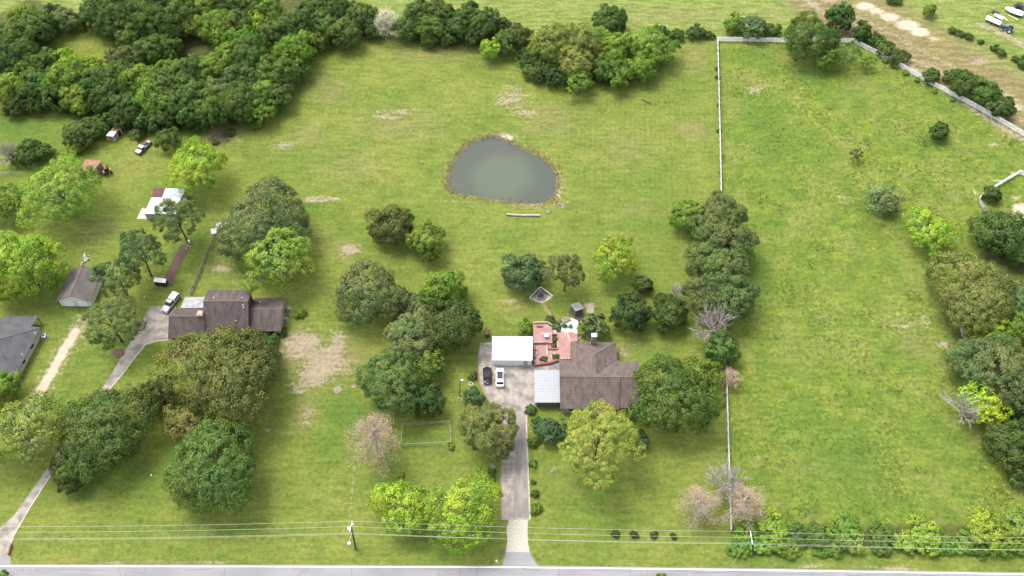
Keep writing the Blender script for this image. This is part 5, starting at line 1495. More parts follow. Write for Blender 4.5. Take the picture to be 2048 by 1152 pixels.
for f in ((.97, .95), (.6, .95), (.97, .3)):
    p = lerp(lerp(pc[0], pc[1], f[0]), lerp(pc[3], pc[2], f[0]), f[1])
    MB().box((p.x, p.y, 0), (.14, .14, 2.45)).build("post", OLDWOOD, t)
ac(90, 676, "white topped air conditioner at the corner of the grey roofed house", 1.1)

# ---- neighbour's white garage
CREAM = mat('cream white siding', (.82, .79, .72), (.76, .73, .67), .7, .7)
BRIGHT = mat('bright white door', (.93, .94, .95), (.90, .91, .92), .7, .5)
zq = 2.6
q0, q1 = at(112, 602, zq), at(180, 602.5, zq)
q2, q3 = at(199, 542, zq), at(146, 541.5, zq)
sh = Vector(((q2.x + q3.x) / 2 - (q0.x + q1.x) / 2, 0, 0))
hw_ = (q1.x - q0.x) / 2
q2 = Vector(((q2.x + q3.x) / 2 + hw_, q2.y, zq)); q3 = Vector((q2.x - 2 * hw_, q3.y, zq))
o = thing("garage", (at(155, 590).x, at(155, 590).y, 0), "white two door garage with a grey brown gable roof beside the dense lime tree", "garage")
# here the ridge runs away from the road: left eave q0-q3, right eave q1-q2
gable(o, q1, q2, q3, q0, zq, zq + 2.1, SHINGLEB, CREAM, inset=.35, slope_mats=(SHINGLEB, SHINGLEB), sides=(.35, .35))
f0, f1 = Vector((q0.x + .35, q0.y + .35, 0)), Vector((q1.x - .35, q1.y + .35, 0))
d_ = (q2 - q1).normalized()
f0, f1 = q0 + d_ * .35 + Vector((.35, 0, 0)), q1 + d_ * .35 - Vector((.35, 0, 0))
for t_ in ((.10, .44), (.56, .90)):
    on_wall(o, f0, f1, *t_, .05, 2.2, "garage_door", BRIGHT, .04, DOORG)

# ---- white metal shed with the dark red panel
o = thing("shed", (at(325, 410).x, at(325, 410).y, 0), "white metal shed with a dark red roof panel, partly behind a pine", "shed")
ze_, zr2 = 2.4, 3.5
sA, sB, sC, sD = at(287, 428, ze_), at(352, 428, ze_), at(373, 377, ze_), at(313, 376, ze_)
sD = Vector((sA.x + .8, sD.y, ze_)); sC = Vector((sB.x + 1.2, sC.y, ze_))
lm, rm = zz(at(303, 394.5, zr2), zr2), zz(at(362, 395, zr2), zr2)
fx_ = .36
km, sM = lerp(lm, rm, fx_), lerp(sD, sC, fx_)
SHEDW = mat("corrugated white sheet", (.46, .475, .49), (.36, .375, .39), .7, .5, band=('x', .5), band_amt=.2)
MB().slab([lm, km, sM, sD], .08).build("red_roof_panel", RUSTDARK, o)
MB().slab([km, rm, sC, sM], .08).build("roof", TINROOF, o)
MB().slab([sA, sB, rm, lm], .08).build("roof", SHEDW, o)
ii = .2
MB().hull([Vector((sA.x + ii, sA.y + ii, 0)), Vector((sD.x + ii, sD.y - ii, 0)), Vector((sD.x + ii, sD.y - ii, ze_ - .1)), Vector((lm.x + ii, lm.y, zr2 - .12)), Vector((sA.x + ii, sA.y + ii, ze_ - .05))],
          [Vector((sB.x - ii, sB.y + ii, 0)), Vector((sC.x - ii, sC.y - ii, 0)), Vector((sC.x - ii, sC.y - ii, ze_ - .1)), Vector((rm.x - ii, rm.y, zr2 - .12)), Vector((sB.x - ii, sB.y + ii, ze_ - .05))]).build("wall", SHEDW, o)
s0, s1 = Vector((sA.x + ii, sA.y + ii, 0)), Vector((sB.x - ii, sB.y + ii, 0))
on_wall(o, s0, s1, .55, .8, .05, 2.0, "door", DOORG, .04)
sheet("shed_slab", poly_px([(273, 438), (295, 438), (296, 418), (284, 416)]), .05, CONCEDGE)

# ---- small rusty striped shed
o = thing("shed", (at(228, 272).x, at(228, 272).y, 0), "small leaning shed with rusty and white striped sheet metal", "shed")
zt = 2.0
k = [at(211.7, 271.5, zt), at(226, 273, zt), at(240, 253, zt + .5), at(228, 252.5, zt + .5)]
m1, m2 = lerp(k[0], k[3], .48), lerp(k[1], k[2], .48)
MB().slab([k[0], k[1], m2, m1], .06).build("white_roof_sheet", TINROOF, o)
MB().slab([m1, m2, k[2], k[3]], .06).build("rusty_roof_sheet", RUST, o)
kk = [lerp(q, (k[0] + k[1] + k[2] + k[3]) / 4, .08) for q in k]
STRIPE = mat("striped rusty sheets", (.36, .13, .08), (.50, .48, .47), .9, .7, band=('z', .55), band_amt=.6, lo=.47, hi=.53, stretch=(.3, .3, 3))
MB().hull([zz(q, 0) for q in kk], [zz(q, q.z - .07) for q in kk]).build("wall", STRIPE, o)
on_wall(o, kk[1], kk[2], .55, .9, .05, 1.7, "door", DARKIN, .03)
for q in kk[:3]:
    MB().box((q.x, q.y, 0), (.12, .12, q.z - .08)).build("corner_board", WHITE, o)

# ---- open shed with the orange rusted roof
o = thing("shed", (at(178, 345).x, at(178, 345).y, 0), "open fronted old shed with an orange rusted roof under the yellow green tree", "shed")
zt = 2.7
k = [at(153, 346, zt), at(188, 341, zt), at(203, 321.5, zt + .5), at(172, 318.5, zt + .5)]
MB().slab(k, .07).build("roof", RUSTORANGE, o)
kk = [lerp(q, (k[0] + k[1] + k[2] + k[3]) / 4, .05) for q in k]
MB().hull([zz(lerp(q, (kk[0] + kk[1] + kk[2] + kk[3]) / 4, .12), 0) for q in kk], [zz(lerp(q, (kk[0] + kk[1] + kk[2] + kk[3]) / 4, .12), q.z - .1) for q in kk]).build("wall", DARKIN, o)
for t_ in (0, .2, .4, .6, .8, 1.0):
    q = lerp(kk[0], kk[1], t_)
    MB().box((q.x, q.y, 0), (.16, .16, zt - .1)).build("post", FENCEW, o)
for t_ in (.12, .3, .48, .66, .84, .97):
    q = lerp(kk[1], kk[2], t_)
    MB().box((q.x, q.y, 0), (.14, .30, q.z - .12)).build("wall_board", FENCEW, o)

# ---- play tower
o = thing("play_tower", (at(1156, 640).x, at(1156, 640).y, 0), "weathered grey wooden play tower with a flat board roof beside the fire pit path", "play tower")
zt = 3.3
k = [at(1140.5, 609.5, zt), at(1151, 622.5, zt), at(1168, 617, zt), at(1158.5, 603.5, zt)]
MB().slab(k, .12).build("roof", OLDROOF, o)
cen_ = (k[0] + k[1] + k[2] + k[3]) / 4
kk = [lerp(q, cen_, .14) for q in k]
for q in kk:
    MB().box((q.x, q.y, 0), (.16, .16, zt - .12)).build("post", OLDWOOD, o)
MB().hull([zz(q, .9) for q in kk], [zz(q, 1.05) for q in kk]).build("platform", OLDWOOD, o)
for a, b_ in ((0, 1), (1, 2), (2, 3), (3, 0)):
    on_wall(o, kk[a], kk[b_], .02, .98, 1.05, 2.2, "side_panel", OLDWOOD, .05)
    on_wall(o, kk[a], kk[b_], .10, .90, 2.75, 3.15, "top_rail", OLDWOOD, .05)
fd = (kk[1] + kk[2]) / 2
dr = (kk[1] - kk[0]).normalized()
pl = [kk[1], kk[2], kk[2] + dr * 1.5, kk[1] + dr * 1.5]
MB().hull([zz(q, .55) for q in pl], [zz(q, .68) for q in pl]).build("porch_platform", OLDWOOD, o)
for q in pl[2:]:
    MB().box((q.x, q.y, 0), (.12, .12, 1.3)).build("porch_post", OLDWOOD, o)
YEL = mat("yellow plastic", (.60, .42, .06), (.5, .34, .05), 2.0, .5)
s0 = pl[2] * .25 + pl[3] * .75
MB().hull([zz(s0 - Vector((.25, 0, 0)), .6), zz(s0 + Vector((.25, 0, 0)), .6), zz(s0 + dr * .9 + Vector((.25, 0, 0)), .1), zz(s0 + dr * .9 - Vector((.25, 0, 0)), .1)],
          [zz(s0 - Vector((.25, 0, 0)), .66), zz(s0 + Vector((.25, 0, 0)), .66), zz(s0 + dr * .9 + Vector((.25, 0, 0)), .16), zz(s0 + dr * .9 - Vector((.25, 0, 0)), .16)]).build("slide", YEL, o)

# ---- fire pit terrace, stepping pavers, rock ring, tree rings
o = thing("fire_pit_terrace", (at(1082, 593).x, at(1082, 593).y, 0), "diamond shaped gravel terrace with a round stone fire pit and pale low walls", "fire pit")
q = [at(1059, 597.5), at(1072, 603.5), at(1083, 606.5), at(1095, 601.5), at(1106, 594), at(1080.5, 575)]
MB().prism([(v_.x, v_.y) for v_ in q], 0, .06).build("gravel_floor", mat("pebble floor", (.60, .55, .48), (.36, .32, .26), 2.4, .95, lo=.45, hi=.62), o)
for a, b_ in ((0, 5), (5, 4)):
    a_, c_ = q[a], q[b_]
    d = (c_ - a_).normalized()
    n_ = Vector((-d.y, d.x, 0)) * .13
    MB().hull([zz(a_ - n_, 0), zz(c_ - n_, 0), zz(c_ + n_, 0), zz(a_ + n_, 0)], [zz(a_ - n_, .42), zz(c_ - n_, .42), zz(c_ + n_, .42), zz(a_ + n_, .42)]).build("low_wall", WGRAVEL, o)
    a2_, c2_ = lerp(a_, c_, .12), lerp(a_, c_, .8)
    n2 = Vector((d.y, -d.x, 0)) * (1)
    MB().hull([zz(a2_ + n2 * .25, .3), zz(c2_ + n2 * .25, .3), zz(c2_ + n2 * .5, .3), zz(a2_ + n2 * .5, .3)], [zz(a2_ + n2 * .25, .38), zz(c2_ + n2 * .25, .38), zz(c2_ + n2 * .5, .38), zz(a2_ + n2 * .5, .38)]).build("bench_plank", OLDWOOD, o)
p = at(1082, 593.5)
MB().ring(p.x, p.y, .06, .50, .95, .68, 22).build("stone_ring", ROCK, o)
MB().cyl(p.x, p.y, .06, .16, .68, 18).build("ash_bed", ASHES, o)
MB().ring(p.x, p.y, .06, .10, 1.45, 1.2, 26).build("brick_ring", PAVER, o)
pv = [(1087, 607.5), (1088.5, 611), (1090.3, 614.5), (1092, 618), (1094, 621), (1096.2, 624.2), (1098.6, 627), (1101.2, 629.8), (1104, 632.4), (1107, 635), (1110.2, 637.4), (1113.5, 639.8), (1117, 642), (1120.6, 643.8)]
pr0 = None
for i, (x, y) in enumerate(pv):
    p = at(x, y)
    nx = at(*pv[min(i + 1, len(pv) - 1)]) - at(*pv[max(i - 1, 0)])
    ang = math.atan2(nx.y, nx.x)
    if pr0 is None:
        pr0 = MB().box((p.x, p.y, 0), (.30, .72, .05)).build("stepping_paver", PAVER, None, origin=(p.x, p.y, 0))
        tag(pr0, "clay brick paver in the curved stepping path from the fire pit to the white gravel", "paver", "pavers of the stepping path")
        pr0.rotation_euler = (0, 0, ang)
    else:
        c_ = copy_tree(pr0, (p.x, p.y, 0), ang)
rr_ = random.Random(21)
ri = 0
for i in range(26):
    th = i * 2.4
    x, y = 1132 + 8.5 * cos(th) * rr_.uniform(.3, 1), 640 + 8 * sin(th) * rr_.uniform(.3, 1)
    p = at(x, y)
    r = rr_.uniform(.18, .42)
    ob = MB().blob((p.x, p.y, r * .3), r, rr_, .7).build("rock", ROCK, None, origin=(p.x, p.y, 0))
    tag(ob, "rounded field stone in the heap between the play tower and the ball bushes", "rock", "stones heaped beside the play tower")
def ring_bed(px, py, ro, label, plant=None, m=None):
    p = at(px, py)
    t = thing("tree_ring", (p.x, p.y, 0), label, "planter ring")
    MB().ring(p.x, p.y, 0, .22, ro, ro - .2, 18).build("brick_rim", m or CONCEDGE, t)
    MB().cyl(p.x, p.y, 0, .10, ro - .2, 16).build("soil", MULCH, t)
ring_bed(1157, 672.5, .75, "small round brick bed at the corner of the deck and the brown house")
ring_bed(1180, 672, .95, "round brick bed at the foot of the brick chimney")
ring_bed(942, 768, .52, "pale brick tree ring on the lawn beside the concrete drive")
for x, y, r, d in ((675, 780, .95, "larger ring of pale stump chips on the lawn below the bare patch"), (707, 773, .5, "smaller ring of pale stump chips on the lawn below the bare patch"), (535, 862, .55, "grey tree stump on the lawn beside the huge olive oak"), (1105, 943, .45, "low pinkish rock on the lawn under the yellowish pine"), (986, 933, .45, "pale plant ring beside the brick edge of the drive, upper one"), (982, 967, .4, "pale plant ring beside the brick edge of the drive, lower one"), (237, 707, 1.3, "mulch ring at the foot of the pine by the drive bend")):
    p = at(x, y)
    b = MB()
    if 'ring' in d:
        b.ring(p.x, p.y, 0, .12, r, r * .45, 14)
        b.cyl(p.x, p.y, 0, .09, r * .45, 10)
    else:
        b.blob((p.x, p.y, .12), r, rr_, .45)
    tag(b.build("tree_ring" if 'ring' in d else "stump" if 'stump' in d else "rock", MULCH if 'mulch' in d else STUMP, None), d, "tree ring" if 'ring' in d else "stump" if 'stump' in d else "rock")

# ------------------------------------------------------------------ vehicles (front towards local +Y)
def section(y, w, z0, z1, top=.86, n=0):
    """car body cross-section ring at y"""
    h = z1 - z0
    return [(-w * .86, y, z0), (w * .86, y, z0), (w, y, z0 + h * .25), (w, y, z0 + h * .6), (w * .93, y, z0 + h * .88), (w * top, y, z1), (-w * top, y, z1), (-w * .93, y, z0 + h * .88), (-w, y, z0 + h * .6), (-w, y, z0 + h * .25)]

def wheels(t, wx, ys, r=.34, w=.22):
    for sx in (-1, 1):
        for y in ys:
            wh = MB().tube((sx * wx - w / 2, y, r), (sx * wx + w / 2, y, r), r, n=16).build("wheel", RUBBER, t, local=True)
            MB().tube((sx * (wx + w / 2 - .02) , y, r), (sx * (wx + w / 2 + .015), y, r), r * .62, n=12).build("rim", RIM, wh, local=True)

def car(loc, rz, L, W, H, paint, label, glass_roof=False, suv=False):
    t = thing("car", loc, label, "car", rz=rz)
    h = L / 2
    w = W / 2
    belt = .62 * H
    st = [(-h, .72, .38, belt * .80), (-h + .12, .90, .25, belt * .97), (-h + .6, .99, .2, belt * 1.02), (-.2 * L, 1, .2, belt), (.1 * L, 1, .2, belt * .98), (.22 * L, .99, .2, belt * .95), (h - .5, .96, .2, belt * .86), (h - .15, .86, .25, belt * .74), (h, .62, .35, belt * .6)]
    MB().loft([section(y, w * f, z0, z1) for y, f, z0, z1 in st]).build("body", paint, t, local=True, shade=True, bevel=.03)
    # greenhouse
    yr0, yr1 = (-h + .32, -h + .72) if suv else (-h + .62, -h + 1.35)
    yf0, yf1 = .27 * L, .11 * L
    def loop(y, z, ww):
        return (-ww, y, z), (ww, y, z)
    zt = H - .06
    bl, br = loop(yr0, belt * .99, w * .86)
    cl, cr_ = loop(yr1, zt, w * .68)
    dl, dr_ = loop(yf1, zt + .02, w * .70)
    el, er = loop(yf0, belt * .93, w * .84)
    G_ = MB()
    G_.add([bl, br, er, el, cl, cr_, dr_, dl], [(3, 2, 1, 0), (4, 5, 6, 7), (0, 1, 5, 4), (1, 2, 6, 5), (2, 3, 7, 6), (3, 0, 4, 7)])
    G_.build("windows", GLASS, t, local=True, bevel=.05)
    ry0 = yr1 - .05
    ry1 = yf1 + .02
    if glass_roof:
        MB().box((0, (ry0 + ry0 + (ry1 - ry0) * .34) / 2, zt - .01), (W * .72, (ry1 - ry0) * .34, .06)).build("roof_panel", paint, t, local=True, bevel=.02)
        MB().box((0, (ry0 + (ry1 - ry0) * .34 + ry1) / 2, zt - .005), (W * .60, (ry1 - ry0) * .66, .05)).build("glass_roof", GLASS, t, local=True, bevel=.02)
    else:
        MB().box((0, (ry0 + ry1) / 2, zt - .01), (W * .70, ry1 - ry0, .06)).build("roof_panel", paint, t, local=True, bevel=.02)
    for sx in (-1, 1):
        MB().box((sx * W * .335, (ry0 + ry1) / 2, zt - .005), (.07, ry1 - ry0 + .1, .075)).build("roof_rail", paint, t, local=True)
        b = MB()
        b.tube((sx * w * .70, yf1, zt), (sx * w * .86, yf0, belt * .95), .05, n=5)
        b.tube((sx * w * .69, yr1, zt), (sx * w * .86, yr0, belt * .99), .07, n=5)
        b.tube((sx * w * .70, (yr1 + yf1) / 2, zt), (sx * w * .88, (yr1 + yf1) / 2, belt), .04, n=5)
        b.build("pillar", paint, t, local=True)
        MB().box((sx * (w + .08), yf0 - .35, belt * .97), (.2, .14, .14)).build("mirror", paint, t, local=True, bevel=.03)
        MB().box((sx * w * .62, h - .17, belt * .60), (.36, .2, .12)).build("headlight", LAMPG, t, local=True, bevel=.02)
        MB().box((sx * w * .64, -h + .1, belt * .72), (.38, .16, .14)).build("tail_light", TAIL, t, local=True, bevel=.02)
    MB().box((0, -h + .03, .42), (W * .80, .10, .16)).build("rear_bumper", paint, t, local=True, bevel=.03)
    MB().box((0, -h - .02, belt * .66), (.5, .03, .13)).build("number_plate", LAMPG, t, local=True)
    wheels(t, w - .13, (-.30 * L, .30 * L))
    return t
pw = at(1000, 757.5)
car((pw.x, pw.y, .04), R_(0.5), 4.85, 1.95, 1.62, WHITEP, "white car with a dark glass roof parked in front of the white garage", True, True)
pb = at(974.7, 753)
car((pb.x, pb.y, .04), R_(3), 4.45, 1.86, 1.36, BLACKP, "black car parked beside the white car on the concrete drive")

def pickup(loc, rz, paint, label):
    t = thing("pickup_truck", loc, label, "pickup truck", rz=rz)
    L, W, H = 5.6, 1.95, 1.8
    h, w = L / 2, W / 2
    st = [(-h, .92, .45, 1.0), (-h + .1, .98, .35, 1.08), (-.3, 1, .32, 1.08), (.9, 1, .32, 1.08), (1.3, .99, .32, 1.06), (h - .25, .95, .32, .98), (h, .85, .4, .85)]
    MB().loft([section(y, w * f, z0, z1, .92) for y, f, z0, z1 in st]).build("body", paint, t, local=True, shade=True, bevel=.03)
    MB().add([(-.85, -.35, 1.07), (.85, -.35, 1.07), (.85, 1.25, 1.05), (-.85, 1.25, 1.05), (-.68, -.2, 1.75), (.68, -.2, 1.75), (.68, .6, 1.75), (-.68, .6, 1.75)],
             [(3, 2, 1, 0), (4, 5, 6, 7), (0, 1, 5, 4), (1, 2, 6, 5), (2, 3, 7, 6), (3, 0, 4, 7)]).build("cab_windows", GLASS, t, local=True, bevel=.04)
    MB().box((0, .2, 1.74), (1.42, .95, .07)).build("cab_roof", paint, t, local=True, bevel=.03)
    MB().add([(-.92, -2.7, 1.08), (.92, -2.7, 1.08), (.92, -.45, 1.08), (-.92, -.45, 1.08), (-.78, -2.55, 1.78), (.78, -2.55, 1.78), (.78, -.5, 1.78), (-.78, -.5, 1.78)],
             [(3, 2, 1, 0), (4, 5, 6, 7), (0, 1, 5, 4), (1, 2, 6, 5), (2, 3, 7, 6), (3, 0, 4, 7)]).build("bed_cover", WHITE, t, local=True, bevel=.05)
    for sx in (-1, 1):
        MB().box((sx * .875, -1.5, 1.25), (.06, 1.6, .32)).build("side_window", GLASS, t, local=True)
        MB().box((sx * .72, h - .06, .66), (.36, .1, .18)).build("headlight", LAMPG, t, local=True)
        MB().box((sx * 1.05, .95, 1.05), (.2, .12, .2)).build("mirror", paint, t, local=True)
        MB().box((sx * .88, -h + .02, .7), (.14, .08, .3)).build("tail_light", TAIL, t, local=True)
    MB().box((0, h + .03, .42), (W * .92, .16, .2)).build("front_bumper", RIM, t, local=True, bevel=.03)
    MB().box((0, h - .0, .64), (1.0, .06, .24)).build("grille", BLACKI, t, local=True)
    wheels(t, w - .13, (-1.65, 1.7), .37, .24)
p = at(343, 609)
pickup((p.x, p.y, .04), R_(180 - 24), SILVERP, "silver pickup truck with a white bed cover parked at the end of the neighbour drive")

# junk truck on the grass
p = at(288, 298)
t = thing("junk_truck", (p.x, p.y, 0), "stripped old truck in faded black and white, above the pale yellow green tree", "wreck", rz=R_(180 - 28))
MB().loft([section(y, .85 * f, .35, z1, .92) for y, f, z1 in ((-2.6, .95, .8), (-.2, 1, .85), (.6, 1, 1.0), (1.6, .95, 1.0), (2.5, .85, .85))]).build("body", mat("faded black paint", (.10, .095, .10), (.19, .17, .17), 2.0, .8), t, local=True)
MB().add([(-.75, .1, .9), (.75, .1, .9), (.75, 1.3, 1.0), (-.75, 1.3, 1.0), (-.62, .25, 1.55), (.62, .25, 1.55), (.62, .95, 1.55), (-.62, .95, 1.55)], [(3, 2, 1, 0), (4, 5, 6, 7), (0, 1, 5, 4), (1, 2, 6, 5), (2, 3, 7, 6), (3, 0, 4, 7)]).build("cab_windows", GLASS, t, local=True)
MB().box((0, .6, 1.53), (1.3, .8, .06)).build("cab_roof", WHITE, t, local=True)
MB().box((0, 1.8, 1.0), (1.3, 1.0, .05)).build("hood", LAMPG, t, local=True)
MB().box((.1, -1.2, .82), (.8, .9, .35), .3).build("engine_block", RUSTY, t, local=True)
MB().box((-.2, -2.0, .82), (.9, .6, .25), -.2).build("scrap_panel", STEEL, t, local=True)
wheels(t, .78, (-1.7, 1.6), .34)

def tractor(px, py, rz, paint, label, cat="tractor", s=1.0, rimm=None):
    p = at(px, py)
    t = thing("tractor", (p.x, p.y, 0), label, cat, rz=rz)
    t.scale = (s, s, s)
    MB().loft([[( -.28, y, z0), (.28, y, z0), (.28, y, z1 - .1), (.2, y, z1), (-.2, y, z1), (-.28, y, z1 - .1)] for y, z0, z1 in ((-.1, .6, 1.25), (.9, .6, 1.25), (1.5, .6, 1.15))]).build("hood", paint, t, local=True)
    MB().box((0, -.55, .55), (.6, 1.0, .35)).build("chassis", BLACKI, t, local=True)
    MB().box((0, -.7, .95), (.5, .45, .12)).build("seat", BLACKI, t, local=True)
    MB().box((0, -.9, 1.05), (.5, .1, .35)).build("seat_back", BLACKI, t, local=True)
    MB().tube((0, -.1, 1.2), (0, -.3, 1.45), .03).ring(0, -.32, 1.43, 1.46, .2, .16, 12).build("steering_wheel", BLACKI, t, local=True)
    for sx in (-1, 1):
        MB().box((sx * .72, -.75, 1.22), (.36, 1.0, .07)).build("fender", paint, t, local=True, bevel=.03)
        b = MB().tube((sx * .72 - .19, -.75, .62), (sx * .72 + .19, -.75, .62), .62, n=16).build("rear_wheel", RUBBER, t, local=True)
        MB().tube((sx * .93 - .02, -.75, .62), (sx * .93, -.75, .62), .36, n=12).build("rim", rimm or LAMPG, b, local=True)
        b = MB().tube((sx * .62 - .12, 1.15, .38), (sx * .62 + .12, 1.15, .38), .38, n=14).build("front_wheel", RUBBER, t, local=True)
        MB().tube((sx * .76 - .02, 1.15, .38), (sx * .76, 1.15, .38), .22, n=12).build("rim", rimm or LAMPG, b, local=True)
    MB().box((0, -1.05, 1.0), (1.2, .08, 1.1)).build("roll_bar", BLACKI, t, local=True)
    return t
tractor(2012, 61, R_(62), BLUEP, "blue tractor with white wheels parked below the flatbed trailer", s=1.15)
tractor(214, 344, R_(35), ORANGEP, "rusty orange tractor beside the open shed with the orange roof", s=1.1, rimm=RUSTY)

def flatbed(a, b_, W, deckm, label, name="trailer"):
    a, b_ = at(*a), at(*b_)
    c_ = (a + b_) / 2
    d = b_ - a
    rz = math.atan2(-d.x, d.y)
    L = d.length
    t = thing(name, (c_.x, c_.y, 0), label, "trailer", rz=rz)
    MB().box((0, 0, .75), (W, L, .12)).build("deck", deckm, t, local=True)
    for sx in (-1, 1):
        MB().box((sx * (W / 2 + .04), 0, .68), (.08, L, .18)).build("side_rail", BLACKI, t, local=True)
    MB().box((0, L / 2 + .6, .55), (.12, 1.3, .12)).build("hitch", BLACKI, t, local=True)
    wheels(t, W / 2 - .02, (-.45, .45), .36)
    return t
flatbed((1970.5, 39), (2000, 51.5), 2.0, TRAILW, "flatbed trailer with pale boards next to the blue tractor")
def boat(a, b_, W, label):
    a, b_ = at(*a), at(*b_)
    c_, d = (a + b_) / 2, b_ - a
    L = d.length
    t = thing("boat", (c_.x, c_.y, 0), label, "boat", rz=math.atan2(-d.x, d.y))
    st = [(-L / 2, .80, .5, .95), (-L * .2, 1, .45, .95), (L * .15, .95, .45, .98), (L * .38, .6, .5, 1.03), (L / 2, .12, .75, 1.08)]
    MB().loft([[(-W / 2 * f * .6, y, z0), (W / 2 * f * .6, y, z0), (W / 2 * f, y, z1), (-W / 2 * f, y, z1)] for y, f, z0, z1 in st]).build("hull", WHITEP, t, local=True, bevel=.03)
    MB().box((0, -L * .08, .96), (W * .55, L * .5, .03)).build("cockpit", TINROOF, t, local=True)
    for sy in (-.25, .2):
        MB().box((0, L * sy, .2), (W * .8, .12, .28)).build("cradle", BLACKI, t, local=True)
    return t
boat((2004, 42.5), (1986, 33), 1.3, "small white boat on a cradle beside the flatbed trailer")
boat((2044, 33), (2008, 20.5), 2.5, "large white boat parked at the top corner beside the dark machine")
p = at(2037, 20)
t = thing("farm_machine", (p.x, p.y, 0), "dark grey farm machine behind the large white boat", "machine", rz=R_(70))
MB().box((0, 0, .6), (1.6, 3.0, .5)).build("frame", BLACKI, t, local=True)
MB().box((0, .4, 1.1), (1.3, 1.3, .9)).build("cab", GLASS, t, local=True, bevel=.06)
MB().box((0, .4, 2.0), (1.5, 1.5, .1)).build("cab_roof", BLACKI, t, local=True)
wheels(t, .95, (-1.0, 1.0), .6, .3)
p = at(1990, 26)
t = thing("plough", (p.x, p.y, 0), "dark low farm implement lying above the small white boat", "implement", rz=R_(70))
MB().box((0, 0, .35), (.9, 2.0, .15)).build("frame", BLACKI, t, local=True)
for k_ in range(4):
    MB().tube((.1, -.8 + k_ * .5, .4), (.3, -.7 + k_ * .5, 0), .07).build("tine", BLACKI, t, local=True)
def plank(a, b_, m, w, h, label, name="plank"):
    a, b_ = at(*a), at(*b_)
    ob = MB().tube(a + Vector((0, 0, h)), b_ + Vector((0, 0, h)), w, n=8).build(name, m)
    tag(ob, label, name.replace('_', ' '))
YGR = mat("pale yellow plastic pipe", (.60, .62, .30), (.5, .52, .26), 2.0, .6)
plank((2004, 34), (2014, 43), YGR, .25, .25, "pale yellow pipe on the grass between the two white boats", "pipe")
plank((2016, 31), (2036, 41), YGR, .18, .18, "longer pale yellow pipe in front of the large white boat", "pipe")

# ------------------------------------------------------------------ fences
def fence(name, pts, label, h=1.35, rails=4, gap=2.4, m=FENCEW, post=.13, railh=.14, board=.05, cat="fence", wire=False, maxposts=100, cap=0.0):
    P = [at(x, y) for x, y in pts]
    t = thing(name, tuple(P[0]), label, cat)
    segs = list(zip(P, P[1:]))
    for k_ in range(rails):
        z = h * (k_ + .75) / rails - .02
        b = MB()
        for a, b_ in segs:
            if wire:
                b.tube(a + Vector((0, 0, z)), b_ + Vector((0, 0, z)), board / 2, n=4)
                continue
            d = (b_ - a).normalized()
            n_ = Vector((-d.y, d.x, 0)) * board / 2
            b.hull([zz(a - n_, z), zz(b_ - n_, z), zz(b_ + n_, z), zz(a + n_, z)], [zz(a - n_, z + railh), zz(b_ - n_, z + railh), zz(b_ + n_, z + railh), zz(a + n_, z + railh)])
        b.build("rail", m, t)
    if cap:
        b = MB()
        for a, b_ in segs:
            d = (b_ - a).normalized()
            n_ = Vector((-d.y, d.x, 0)) * cap / 2
            b.hull([zz(a - n_, h + .052), zz(b_ - n_, h + .052), zz(b_ + n_, h + .052), zz(a + n_, h + .052)], [zz(a - n_, h + .10), zz(b_ - n_, h + .10), zz(b_ + n_, h + .10), zz(a + n_, h + .10)])
        b.build("cap_board", m, t)
    n_p = 0
    tot = sum((b_ - a).length for a, b_ in segs)
    gap = max(gap, tot / (maxposts - 2))
    for a, b_ in segs:
        L = (b_ - a).length
        k_ = max(1, int(round(L / gap)))
        for i in range(k_ + (1 if b_ is P[-1] else 0)):
            q = lerp(a, b_, i / k_)
            d = (b_ - a).normalized()
            MB().box((q.x + .09 * d.y, q.y - .09 * d.x, 0), (post, post, h + .05), math.atan2(d.y, d.x)).build("post", m, t)
    return t
fence("rail_fence", [(1434, 83), (1437, 200), (1440, 330), (1441, 400), (1446, 560), (1450, 700), (1454, 850), (1459, 1010), (1461, 1064)], "long straight weathered white rail fence between the mown lots and the pasture", h=1.4, rails=4, gap=2.4, railh=.16, board=.07, post=.18, cap=.18)
fence("rail_fence", [(1434.5, 83), (1500, 84), (1565, 85.5), (1640, 85), (1704, 86)], "far white rail fence running behind the large dark oak", h=1.6, rails=4, railh=.21, m=FENCEB)
fence("rail_fence", [(1704.5, 86), (1780, 124), (1852, 166), (1950, 217), (2048, 274), (2090, 300)], "diagonal white rail fence along the sandy strip at the edge of the pasture", h=1.6, rails=4, railh=.21, m=FENCEB)
fence("corral_fence", [(1955, 403), (1963, 393), (1985, 379), (2012, 362), (2037, 348), (2062, 358)], "white corral rail fence bending around the small dark tree", h=1.5, rails=5, railh=.18, gap=2.0, m=FENCEB)
fence("corral_fence", [(1955, 403.5), (1966, 419), (1978, 433)], "short grey rail fence going down from the corral corner", h=1.4, rails=5, gap=1.8)
fence("corral_fence", [(1918, 658), (1924, 672), (1932, 690)], "short grey rail fence piece under the broad olive yellow oak", h=1.4, rails=5, gap=1.8)
fence("corral_fence", [(2002, 582), (2020, 574), (2040, 571)], "short white rail fence piece among the trees at the photo edge", h=1.4, rails=4, gap=1.8)
OLDF = mat("weathered fence boards", (.30, .29, .265), (.20, .19, .175), 1.5, .9)
fence("board_fence", [(382, 590), (398, 552), (414, 512), (432, 474)], "weathered grey fence running from the porch of the neighbour house to the dull olive oak", h=1.25, rails=3, gap=2.2, m=OLDF, railh=.22)
